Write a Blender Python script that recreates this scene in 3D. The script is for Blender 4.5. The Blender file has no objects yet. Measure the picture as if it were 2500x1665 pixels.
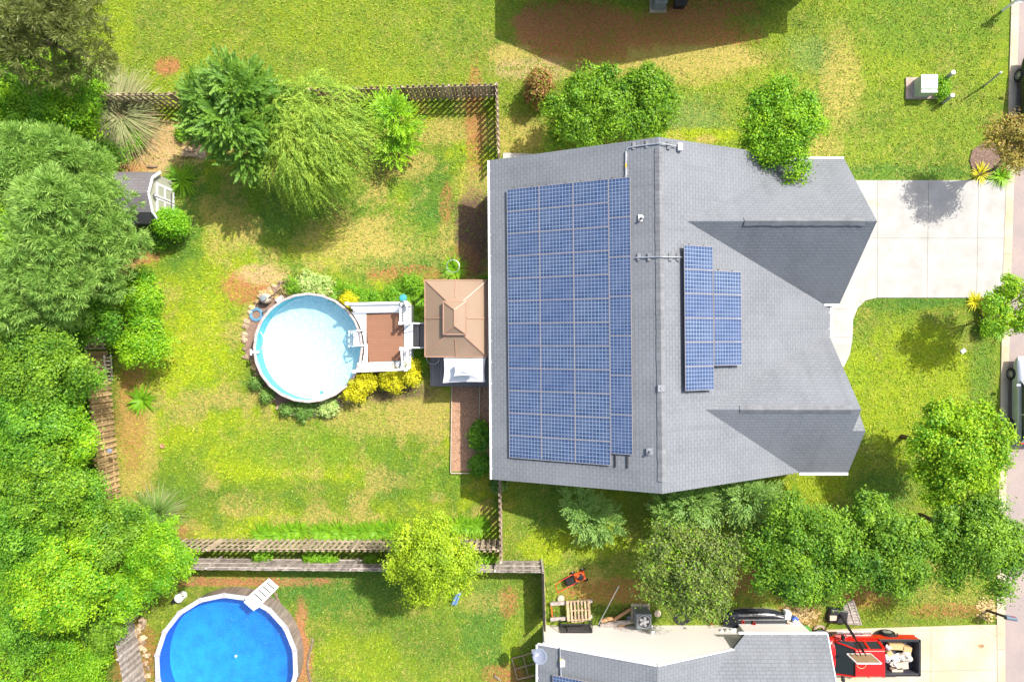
import bpy, math, random
import numpy as np
from mathutils import Vector, Matrix
# ------------------------------------------------------------------ camera, sky, sun, exposure
S = bpy.context.scene
H = 36.0; F = 1667.0; NX = 1250.0; NY = 832.5
cam = bpy.data.cameras.new('camera'); camo = bpy.data.objects.new('camera', cam)
S.collection.objects.link(camo); S.camera = camo
camo.location = (0, 0, H); camo.rotation_euler = (0, 0, 0)
cam.lens = 24.0; cam.sensor_width = 36.0; cam.clip_end = 3000; cam.clip_start = .5
wd = bpy.data.worlds.new('World'); S.world = wd; wd.use_nodes = True
nt = wd.node_tree; nt.nodes.clear()
sky = nt.nodes.new('ShaderNodeTexSky'); sky.sky_type = 'NISHITA'; sky.sun_disc = False
sky.dust_density = 3.5; sky.ozone_density = .6
SD = Vector((-.553, -.527, -1)).normalized()
sky.sun_elevation = math.radians(52.6); sky.sun_rotation = math.radians(46.4)
bg = nt.nodes.new('ShaderNodeBackground'); bg.inputs[1].default_value = .15
ou = nt.nodes.new('ShaderNodeOutputWorld')
nt.links.new(sky.outputs[0], bg.inputs[0]); nt.links.new(bg.outputs[0], ou.inputs[0])
sl = bpy.data.lights.new('sun', 'SUN'); sl.energy = 4.2; sl.angle = math.radians(.6); sl.color = (1, .965, .90)
so = bpy.data.objects.new('sun', sl); S.collection.objects.link(so)
so.location = (30, 30, 60); so.rotation_euler = SD.to_track_quat('-Z', 'Y').to_euler()
S.view_settings.view_transform = 'Standard'; S.view_settings.look = 'None'
S.view_settings.exposure = .74; S.view_settings.gamma = 1
S.render.resolution_x = 1024; S.render.resolution_y = 681
# ------------------------------------------------------------------ helpers
R = random.Random(7); NR = np.random.default_rng(11)
PI = math.pi
def W(px, py, z=0.): k = (H-z)/F; return Vector(((px-NX)*k, (NY-py)*k, z))
def PP(px, py, pl):                      # photo ray meets plane z=a+bX+cY
    a, b, c = pl; u = (px-NX)/F; v = (NY-py)/F; t = (H-a)/(1+b*u+c*v)
    return Vector((u*t, v*t, H-t))
def newell(P):
    n = Vector((0, 0, 0))
    for i in range(len(P)):
        a, b = P[i], P[(i+1) % len(P)]
        n += Vector(((a.y-b.y)*(a.z+b.z), (a.z-b.z)*(a.x+b.x), (a.x-b.x)*(a.y+b.y)))
    return n.normalized() if n.length > 1e-12 else Vector((0, 0, 1))
class MB:
    def __init__(s): s.v = []; s.f = []; s.uv = []; s.t = []; s.m = []; s.mi = 0
    def add(s, vs, fs, t=None, uvs=None):
        b = len(s.v); t = R.random() if t is None else t
        vs = [Vector(p) for p in vs]; s.v += vs; s.t += [t]*len(vs)
        for k, f in enumerate(fs):
            s.f.append([b+i for i in f]); s.m.append(s.mi); P = [vs[i] for i in f]
            if uvs: s.uv += uvs[k]; continue
            n = newell(P)
            if abs(n.z) > .985: U, V = Vector((1, 0, 0)), Vector((0, 1, 0))
            else: U = Vector((0, 0, 1)).cross(n).normalized(); V = n.cross(U)
            s.uv += [(p.dot(U), p.dot(V)) for p in P]
    def box(s, c, d, rz=0., M=None, t=None, taper=1.):
        x, y, z = d[0]/2, d[1]/2, d[2]/2; q = taper
        vs = [(-x,-y,-z),(x,-y,-z),(x,y,-z),(-x,y,-z),(-x*q,-y*q,z),(x*q,-y*q,z),(x*q,y*q,z),(-x*q,y*q,z)]
        m = Matrix.Translation(Vector(c)) @ (M.to_4x4() if M else Matrix.Rotation(rz, 4, 'Z'))
        s.add([m @ Vector(p) for p in vs], [(3,2,1,0),(4,5,6,7),(0,1,5,4),(1,2,6,5),(2,3,7,6),(3,0,4,7)], t); return s
    def bar(s, a, b, w, h, t=None):
        a, b = Vector(a), Vector(b); d = b-a
        up = Vector((0,0,1)) if abs(d.normalized().z) < .95 else Vector((0,1,0))
        x = d.normalized(); y = up.cross(x).normalized(); z = x.cross(y)
        M = Matrix((x, y, z)).transposed(); s.box((a+b)/2, (d.length, w, h), M=M, t=t); return s
    def tube(s, path, r, n=8, t=None, cap=True):
        path = [Vector(p) for p in path]; rs = r if isinstance(r, (list, tuple)) else [r]*len(path)
        vs = []; fs = []; N = len(path)
        for i, p in enumerate(path):
            d = (path[min(i+1, N-1)]-path[max(i-1, 0)]).normalized()
            up = Vector((0,0,1)) if abs(d.z) < .9 else Vector((1,0,0))
            a = d.cross(up).normalized(); b = d.cross(a)
            vs += [p+(a*math.cos(k*2*PI/n)+b*math.sin(k*2*PI/n))*rs[i] for k in range(n)]
        for i in range(N-1):
            for k in range(n): k2 = (k+1) % n; fs.append((i*n+k, i*n+k2, (i+1)*n+k2, (i+1)*n+k))
        if cap: fs += [tuple(range(n-1, -1, -1)), tuple(range((N-1)*n, N*n))]
        s.add(vs, fs, t); return s
    def lathe(s, c, prof, n=24, t=None, M=None, a0=0.):
        vs = []; fs = []; m = len(prof); c = Vector(c)
        for k in range(n):
            a = a0+k*2*PI/n
            for r, z in prof:
                p = Vector((r*math.cos(a), r*math.sin(a), z)); vs.append(c+(M @ p if M else p))
        for k in range(n):
            k2 = (k+1) % n
            for j in range(m-1): fs.append((k*m+j, k2*m+j, k2*m+j+1, k*m+j+1))
        s.add(vs, fs, t); return s
    def prism(s, P, z0, z1, t=None):
        n = len(P); P = [Vector((p[0], p[1], 0)) for p in P]
        if newell(P).z < 0: P.reverse()
        vs = [(p.x, p.y, z0) for p in P]+[(p.x, p.y, z1) for p in P]
        s.add(vs, [tuple(range(n-1, -1, -1)), tuple(range(n, 2*n))]+[(i, (i+1) % n, n+(i+1) % n, n+i) for i in range(n)], t); return s
    def slab(s, P, th, t=None):          # polygon of 3D points thickened downwards
        P = [Vector(p) for p in P]
        if newell(P).z < 0: P.reverse()
        n = len(P); vs = P+[p-Vector((0,0,th)) for p in P]
        s.add(vs, [tuple(range(n)), tuple(range(2*n-1, n-1, -1))]+[(i, n+i, n+(i+1) % n, (i+1) % n) for i in range(n)], t); return s
    def sheet(s, P, t=.5):
        P = [Vector(p) for p in P]
        if newell(P).z < 0: P.reverse()
        s.add(P, [tuple(range(len(P)))], t); return s
    def blob(s, c, r, n=10, m=7, j=.15, t=None, flat=1.):
        c = Vector(c); vs = []; fs = []; ph = R.random()*9; r = r if isinstance(r, tuple) else (r, r, r)
        for i in range(m+1):
            th = PI*i/m
            for k in range(n):
                a = 2*PI*k/n; q = 1+j*math.sin(3*a+ph+2*th)+j*.7*math.sin(5*th+2*a+ph*2)+R.uniform(-j, j)*.5
                vs.append(c+Vector((r[0]*q*math.sin(th)*math.cos(a), r[1]*q*math.sin(th)*math.sin(a), r[2]*q*math.cos(th)*flat)))
        for i in range(m):
            for k in range(n): k2 = (k+1) % n; fs.append((i*n+k, (i+1)*n+k, (i+1)*n+k2, i*n+k2))
        s.add(vs, fs, t); return s
    def build(s, name, mats, parent=None, smooth=False, bevel=0., world=True):
        off = parent_off(parent) if (parent and world) else Vector((0,0,0))
        me = bpy.data.meshes.new(name); me.from_pydata([tuple(p-off) for p in s.v], [], s.f)
        uv = me.uv_layers.new(name='UVMap'); uv.data.foreach_set('uv', np.array(s.uv, dtype=np.float32).ravel())
        at = me.attributes.new('tint', 'FLOAT', 'POINT'); at.data.foreach_set('value', np.array(s.t, dtype=np.float32))
        for m in (mats if isinstance(mats, (list, tuple)) else [mats]): me.materials.append(m)
        me.polygons.foreach_set('material_index', s.m)
        if smooth: me.polygons.foreach_set('use_smooth', [True]*len(me.polygons))
        me.update(); o = link(name, me, parent)
        if bevel:
            b = o.modifiers.new('bevel', 'BEVEL'); b.width = bevel; b.segments = 2; b.limit_method = 'ANGLE'
        return o
OFF = {}
def parent_off(p):
    v = Vector((0,0,0))
    while p: v += OFF.get(p.name, Vector((0,0,0))); p = p.parent
    return v
def link(name, me, parent=None):
    o = bpy.data.objects.new(name, me); S.collection.objects.link(o)
    if parent: o.parent = parent
    return o
def thing(name, label, cat, loc=(0,0,0), group=None, rz=0.):
    o = bpy.data.objects.new(name, None); S.collection.objects.link(o); o.empty_display_size = .3
    o.location = loc; o.rotation_euler = (0, 0, rz); OFF[o.name] = Vector(loc) if not rz else Vector((0,0,0))
    return tag(o, label, cat, group)
def tag(o, label, cat, group=None):
    o['label'] = label; o['category'] = cat
    if group: o['group'] = group
    return o
def struct(o): o['kind'] = 'structure'; return o
def copy_tree(o, parent=None):
    c = o.copy(); S.collection.objects.link(c); c.parent = parent; OFF[c.name] = Vector((0,0,0))
    for ch in list(o.children): copy_tree(ch, c)
    return c
# ------------------------------------------------------------------ materials
class NT:
    def __init__(s, name):
        s.mat = bpy.data.materials.new(name); s.mat.use_nodes = True; s.t = s.mat.node_tree; s.t.nodes.clear()
        s.out = s.n('ShaderNodeOutputMaterial'); s.p = s.n('ShaderNodeBsdfPrincipled'); s.l(s.p.outputs[0], s.out.inputs[0])
    def n(s, ty, **k):
        x = s.t.nodes.new(ty)
        for a, b in k.items(): setattr(x, a, b)
        return x
    def l(s, a, b): s.t.links.new(a, b)
    def put(s, sock, v):
        if hasattr(v, 'links'): s.l(v, sock)
        else: sock.default_value = v
    def mix(s, f, a, b, mode='MIX'):
        x = s.n('ShaderNodeMix', data_type='RGBA', blend_type=mode); s.put(x.inputs[0], f)
        for i, v in ((6, a), (7, b)): s.put(x.inputs[i], (v+(1,)) if isinstance(v, tuple) and len(v) == 3 else v)
        return x.outputs[2]
    def noise(s, co, scale, detail=4., rough=.6):
        x = s.n('ShaderNodeTexNoise'); s.l(co, x.inputs['Vector']); x.inputs['Scale'].default_value = scale
        x.inputs['Detail'].default_value = detail; x.inputs['Roughness'].default_value = rough; return x.outputs[0]
    def ramp(s, v, a, b, lo=0., hi=1.):
        x = s.n('ShaderNodeMapRange'); s.l(v, x.inputs[0])
        for i, q in enumerate((a, b, lo, hi)): x.inputs[i+1].default_value = q
        return x.outputs[0]
    def math(s, op, a, b=0.):
        x = s.n('ShaderNodeMath', operation=op); s.put(x.inputs[0], a); s.put(x.inputs[1], b); return x.outputs[0]
    def co(s, kind='Object'): return s.n('ShaderNodeTexCoord').outputs[kind]
    def tint(s): return s.n('ShaderNodeAttribute', attribute_name='tint').outputs['Fac']
    def bump(s, h, st, d=.02):
        x = s.n('ShaderNodeBump'); x.inputs['Strength'].default_value = st; x.inputs['Distance'].default_value = d
        s.l(h, x.inputs['Height']); s.l(x.outputs[0], s.p.inputs['Normal'])
    def fin(s, col, rough=.7, spec=.3, metal=0.):
        s.put(s.p.inputs['Base Color'], (col+(1,)) if isinstance(col, tuple) and len(col) == 3 else col)
        s.put(s.p.inputs['Roughness'], rough); s.p.inputs['Specular IOR Level'].default_value = spec; s.p.inputs['Metallic'].default_value = metal
        return s.mat
def mk(name, c1, c2=None, sc=3., rough=.7, spec=.3, metal=0., bump=.0, bs=40., tv=.0):
    g = NT(name); co = g.co(); c2 = c2 or tuple(x*.8 for x in c1)
    col = g.mix(g.ramp(g.noise(co, sc), .36, .64), c1, c2)
    if tv: col = g.mix(1., col, g.mix(g.tint(), (1-tv,)*3, (1+tv,)*3), 'MULTIPLY')
    if bump: g.bump(g.noise(co, bs), bump)
    return g.fin(col, rough, spec, metal)
def plain(name, c, rough=.5, spec=.4, metal=0.): return mk(name, c, tuple(x*.88 for x in c), 2., rough, spec, metal)
def leafmat(name, dark, light, trans=.28, spec=.35):
    g = NT(name); t = g.tint(); co = g.co()
    f = g.math('ADD', g.math('MULTIPLY', t, .75), g.math('MULTIPLY', g.ramp(g.noise(co, .9, 2.), .3, .7), .3))
    col = g.mix(g.ramp(f, 0., 1.), dark, light); g.fin(col, .5, spec)
    tr = g.n('ShaderNodeBsdfTranslucent'); ms = g.n('ShaderNodeMixShader'); ms.inputs[0].default_value = trans
    c2 = g.mix(1., col, (1.25, 1.2, .5), 'MULTIPLY')
    g.l(c2, tr.inputs[0]); g.l(g.p.outputs[0], ms.inputs[1]); g.l(tr.outputs[0], ms.inputs[2]); g.l(ms.outputs[0], g.out.inputs[0])
    return g.mat
def shingle(name, c1, c2, cm, rows=.165):
    g = NT(name); uv = g.co('UV'); br = g.n('ShaderNodeTexBrick'); g.l(uv, br.inputs['Vector'])
    br.offset = .5; br.inputs['Scale'].default_value = 1; br.inputs['Brick Width'].default_value = .32; br.inputs['Row Height'].default_value = rows
    br.inputs['Mortar Size'].default_value = .02; br.inputs['Mortar Smooth'].default_value = .3; br.inputs['Bias'].default_value = 0
    for k, c in (('Color1', c1), ('Color2', c2), ('Mortar', cm)): br.inputs[k].default_value = c+(1,)  # dark lines paint the shadow at each shingle course into the colour
    col = g.mix(.38, br.outputs[0], g.mix(g.ramp(g.noise(uv, 5., 3.), .35, .65), c1, c2))
    col = g.mix(g.ramp(g.noise(uv, .35, 4.), .35, .7, 0., .35), col, tuple(x*1.35 for x in c1))
    col = g.mix(1., col, g.mix(g.ramp(g.noise(uv, 60., 2.), .3, .7), (.8, .8, .8), (1.2, 1.2, 1.2)), 'MULTIPLY')
    mp = g.n('ShaderNodeMapping'); g.l(uv, mp.inputs[0]); mp.inputs['Scale'].default_value = (2.2, .22, 1)
    col = g.mix(g.ramp(g.noise(mp.outputs[0], 1., 4.), .5, .75, 0., .3), col, tuple(x*.6 for x in c2))
    g.bump(br.outputs[1], -.35, .012); return g.fin(col, .85, .25)
def boards(name, c1, c2, pitch, axis=1, gapc=None, rough=.6, gs=.05, tv=.15):
    g = NT(name); uv = g.co('UV'); br = g.n('ShaderNodeTexBrick'); mp = g.n('ShaderNodeMapping'); g.l(uv, mp.inputs[0])
    if axis == 0: mp.inputs['Rotation'].default_value = (0, 0, PI/2)
    g.l(mp.outputs[0], br.inputs['Vector']); br.offset = .37; br.inputs['Scale'].default_value = 1
    br.inputs['Brick Width'].default_value = 3.6; br.inputs['Row Height'].default_value = pitch; br.inputs['Mortar Size'].default_value = pitch*gs
    gapc = gapc or tuple(x*.4 for x in c1)
    for k, c in (('Color1', c1), ('Color2', c2), ('Mortar', gapc)): br.inputs[k].default_value = c+(1,)
    col = g.mix(g.ramp(g.noise(uv, 3., 4.), .3, .7), br.outputs[0], tuple(x*(1-tv) for x in c1))
    g.bump(br.outputs[1], -.3, .01); return g.fin(col, rough, .3)
M = {}
M['roof'] = shingle('shingles_grey', (.182, .193, .207), (.152, .162, .176), (.088, .095, .106))
M['ridge'] = mk('ridge_shingles', (.19, .195, .205), (.145, .15, .16), 3., .85, bump=.2, tv=.07)
M['shedroof'] = shingle('shingles_violet', (.165, .152, .16), (.135, .125, .132), (.08, .075, .08), .16)
M['siding'] = boards('cream_siding', (.82, .76, .7), (.8, .75, .69), .115, 1, (.56, .51, .46), .5, .07, .03)
M['shedwall'] = boards('pale_green_siding', (.5, .5, .38), (.46, .46, .36), .2, 1, (.3, .3, .22), .6)
M['white'] = mk('white_paint', (.8, .8, .8), (.72, .72, .71), 2., .4)
M['vinyl'] = mk('white_vinyl', (.82, .83, .84), (.76, .78, .8), 1.5, .35)
M['glass'] = plain('dark_glass', (.03, .04, .045), .06, .6)
M['concrete'] = mk('pale_concrete', (.395, .385, .36), (.33, .32, .295), 1.2, .9, .2, bump=.15)
M['concrete2'] = mk('cream_concrete', (.50, .43, .32), (.44, .36, .24), .6, .9, .2, bump=.15)
M['wood_t'] = mk('tan_weathered_wood', (.50, .40, .29), (.30, .235, .17), 5., .85, .15, bump=.25, tv=.3)
M['kerb'] = mk('kerb_concrete', (.48, .42, .31), (.40, .33, .22), .8, .9, .2, bump=.15)
M['joint'] = mk('joint_seal', (.26, .23, .17), None, 3., .9)
M['stain'] = mk('oil_stain', (.40, .37, .27), (.45, .42, .33), 5., .9)
g = NT('asphalt'); co = g.co(); a = g.noise(co, 28., 5., .8)
col = g.mix(g.ramp(a, .35, .65), (.27, .215, .19), (.38, .31, .275)); col = g.mix(g.ramp(g.noise(co, .5, 5.), .4, .7, 0., .6), col, (.22, .19, .195))
g.bump(a, .3, .01); M['asphalt'] = g.fin(col, .9, .2)
M['wood'] = mk('weathered_wood', (.50, .39, .28), (.30, .23, .165), 5., .85, .15, bump=.25, tv=.35)
M['wood_y'] = mk('yellow_tan_wood', (.46, .33, .16), (.32, .22, .11), 5., .85, .15, bump=.25, tv=.3)  # yellowish tan as the wood's own colour
M['wood_g'] = mk('silver_grey_wood', (.42, .37, .33), (.25, .215, .19), 6., .85, .15, bump=.3, tv=.35)
M['pallet'] = mk('pallet_wood', (.48, .36, .22), (.34, .24, .14), 6., .8, .15, bump=.2, tv=.2)
M['log'] = mk('log_wood', (.46, .26, .12), (.26, .16, .1), 5., .85, .15, bump=.3, tv=.3)
M['bark'] = mk('bark', (.13, .09, .065), (.07, .05, .04), 8., .9, .1, bump=.5)
M['bark_l'] = mk('pale_bark', (.26, .2, .15), (.15, .11, .08), 8., .9, .1, bump=.5)
M['gaz'] = mk('tan_metal_roof', (.29, .20, .135), (.26, .18, .12), .6, .42, .4)
M['gaztrim'] = mk('tan_metal_ribs', (.38, .225, .15), None, .6, .4, .4)
M['canvas'] = mk('white_canvas', (.78, .78, .79), (.7, .7, .72), 1., .8)
M['decking'] = boards('brown_decking', (.27, .13, .075), (.24, .115, .065), .14, 1, (.15, .07, .045), .6, .06)
M['greydeck'] = boards('grey_decking', (.25, .235, .235), (.2, .19, .19), .14, 0, (.07, .065, .07), .7, .08)
M['rock'] = mk('edging_stone', (.50, .38, .24), (.30, .22, .15), 4., .85, .2, bump=.4, tv=.35)
M['rock_y'] = mk('yellow_stone', (.55, .42, .2), (.38, .26, .12), 4., .85, .2, bump=.4, tv=.35)
M['bedliner'] = plain('bed_liner', (.055, .055, .07), .6)
M['black'] = plain('black_plastic', (.02, .02, .022), .45)
M['rubber'] = plain('rubber', (.02, .02, .02), .8, .2)
M['metal'] = plain('grey_metal', (.33, .34, .35), .35, .5, .8)
M['alu'] = plain('aluminium', (.62, .62, .63), .3, .5, .7)
M['acgrey'] = plain('ac_grey_paint', (.2, .235, .25), .4)
M['green_box'] = plain('pale_green_paint', (.40, .47, .37), .45)
M['tgrey'] = plain('grey_green_post', (.36, .37, .33), .5)
M['red'] = mk('red_car_paint', (.62, .012, .008), (.58, .01, .006), .5, .22, .6)
M['carblue'] = mk('blue_grey_car_paint', (.40, .43, .47), None, .5, .25, .6, .35)
M['cardark'] = mk('dark_car_paint', (.025, .028, .035), None, .5, .2, .6, .3)
M['orange'] = plain('orange_paint', (.75, .11, .02), .4)
M['bluehose'] = plain('blue_hose', (.12, .28, .42), .4)
M['teal'] = plain('teal_plastic', (.05, .3, .33), .4)
M['skyblue'] = plain('light_blue_plastic', (.35, .55, .78), .4)
M['blue'] = plain('blue_plastic', (.05, .13, .55), .4)
M['olive'] = plain('olive_paint', (.30, .30, .15), .5)
M['tan'] = plain('beige_plastic', (.50, .42, .32), .6)
M['card'] = plain('cardboard', (.52, .33, .15), .8)
M['bag'] = mk('clear_plastic_bag', (.62, .56, .5), (.42, .37, .3), 9., .3, .5, bump=.4)
M['redpl'] = plain('red_plastic', (.5, .04, .02), .45)
M['greencan'] = plain('green_canvas', (.06, .24, .03), .7)
M['dish'] = plain('dish_grey', (.24, .27, .34), .4)
M['slate'] = plain('blue_grey_mailbox_paint', (.10, .14, .19), .4)
M['cap'] = mk('pool_cap_white', (.52, .51, .53), (.42, .41, .43), 1.5, .4)
M['capj'] = plain('pool_cap_joint', (.36, .35, .36), .4)
M['rim'] = mk('pool_rim_taupe', (.50, .44, .41), (.34, .27, .25), 6., .6)
M['liner'] = mk('pale_aqua_liner', (.74, .92, .94), (.52, .82, .87), 7., .7, bump=.3, bs=6.)  # mottled liner print paints in the ripple flecks of the water
M['linerw'] = mk('aqua_liner_wall', (.17, .58, .66), None, .8, .7)
M['bliner'] = mk('blue_liner', (.003, .22, .66), (.006, .31, .82), 1.3, .7)
M['blinerw'] = mk('deep_blue_liner_wall', (.0, .17, .66), None, .8, .7)
g = NT('pool_wall_wood_look'); uv = g.co('UV'); mp = g.n('ShaderNodeMapping'); g.l(uv, mp.inputs[0]); mp.inputs['Scale'].default_value = (9, .8, 1)
M['poolwall'] = g.fin(g.mix(g.ramp(g.noise(mp.outputs[0], 1., 5.), .3, .7), (.35, .29, .25), (.13, .11, .10)), .5)
def water(name, tint, gl, sc, bst):
    g = NT(name); co = g.co(); tr = g.n('ShaderNodeBsdfTransparent'); tr.inputs[0].default_value = tint+(1,)
    gs = g.n('ShaderNodeBsdfGlossy'); gs.inputs['Roughness'].default_value = .04
    mp = g.n('ShaderNodeMapping'); g.l(co, mp.inputs[0]); mp.inputs['Scale'].default_value = (1, 1.6, 1); mp.inputs['Rotation'].default_value = (0, 0, .6)
    b = g.n('ShaderNodeBump'); b.inputs['Strength'].default_value = bst; b.inputs['Distance'].default_value = .05
    g.l(g.noise(mp.outputs[0], sc, 3., .6), b.inputs['Height']); g.l(b.outputs[0], gs.inputs['Normal'])
    ms = g.n('ShaderNodeMixShader'); ms.inputs[0].default_value = gl
    g.l(tr.outputs[0], ms.inputs[1]); g.l(gs.outputs[0], ms.inputs[2]); g.l(ms.outputs[0], g.out.inputs[0]); return g.mat
M['water'] = water('pool_water', (.86, .96, .98), .16, 6., 1.)
M['bwater'] = water('blue_pool_water', (.72, .92, 1.), .14, 7., 1.)
g = NT('solar_cells'); uv = g.co('UV'); br = g.n('ShaderNodeTexBrick'); g.l(uv, br.inputs['Vector']); br.offset = 0; br.inputs['Scale'].default_value = 1
br.inputs['Brick Width'].default_value = .1583; br.inputs['Row Height'].default_value = .1583; br.inputs['Mortar Size'].default_value = .0105; br.inputs['Mortar Smooth'].default_value = .2
for k, c in (('Color1', (.028, .05, .11)), ('Color2', (.04, .07, .15)), ('Mortar', (.27, .34, .44))): br.inputs[k].default_value = c+(1,)
co = g.co(); col = g.mix(g.ramp(g.tint(), 0, 1, 0., .3), br.outputs[0], (.035, .06, .16)); col = g.mix(g.ramp(g.noise(co, 1.4, 4.), .4, .75, 0., .3), col, (.16, .19, .27)); M['pframe'] = plain('panel_frame', (.34, .30, .28), .4); M['cells'] = g.fin(col, .12, .5)  # noise paints a pale bluish glare into the cell colour
# foliage
LM = {}
def LF(k, d, l, tr=.27, sp=.3): LM[k] = leafmat('leaves_'+k, d, l, tr, sp)
LF('broad', (.04, .17, .012), (.24, .47, .025)); LF('yellowgreen', (.16, .29, .012), (.50, .64, .025)); LF('limegreen', (.06, .25, .01), (.36, .58, .015))
LF('oak', (.04, .15, .012), (.27, .45, .025)); LF('redoak', (.08, .12, .03), (.27, .34, .07)); LF('cypress', (.05, .15, .02), (.20, .36, .035))
LF('willow', (.13, .27, .03), (.42, .56, .06)); LF('pine', (.12, .27, .045), (.42, .62, .14)); LF('scrag', (.12, .14, .04), (.27, .31, .09), .3)
LF('pampas', (.2, .26, .10), (.5, .50, .26), .2); LF('lily', (.07, .24, .01), (.28, .5, .02)); LF('gold', (.42, .42, .012), (.80, .74, .02))
LF('hosta', (.22, .38, .08), (.62, .7, .25)); LF('greyleaf', (.08, .20, .03), (.27, .42, .09)); LF('bronze', (.22, .20, .04), (.48, .44, .08)); LF('topiary', (.10, .3, .01), (.28, .56, .012))
LF('russet', (.20, .09, .03), (.50, .30, .09), .3); LF('dry', (.28, .2, .12), (.5, .38, .25), .15)
# ------------------------------------------------------------------ ground sheet (grass, dry grass, bare soil as land cover)
def vnoise(x, y, s, seed):
    g = np.random.default_rng(seed).random((256, 256)); u = x*s+100.3; v = y*s+77.7
    i = np.floor(u).astype(int); j = np.floor(v).astype(int); a = u-i; b = v-j; a = a*a*(3-2*a); b = b*b*(3-2*b)
    i %= 256; j %= 256; i2 = (i+1) % 256; j2 = (j+1) % 256
    return (g[i, j]*(1-a)+g[i2, j]*a)*(1-b)+(g[i, j2]*(1-a)+g[i2, j2]*a)*b
def fbm(x, y, s, seed, o=4):
    t = 0; w = 0
    for k in range(o): t = t+vnoise(x, y, s*2**k, seed+k)*.55**k; w += .55**k
    return t/w
def sm(v, a, b): t = np.clip((v-a)/(b-a), 0, 1); return t*t*(3-2*t)
C_ = dict(green=(.215, .30, .026), lush=(.36, .44, .012), dark=(.10, .20, .022), tan=(.46, .38, .10), soil=(.45, .20, .08),
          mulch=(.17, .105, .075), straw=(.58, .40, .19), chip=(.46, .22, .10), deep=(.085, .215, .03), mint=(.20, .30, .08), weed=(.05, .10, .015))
GR = {}
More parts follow.
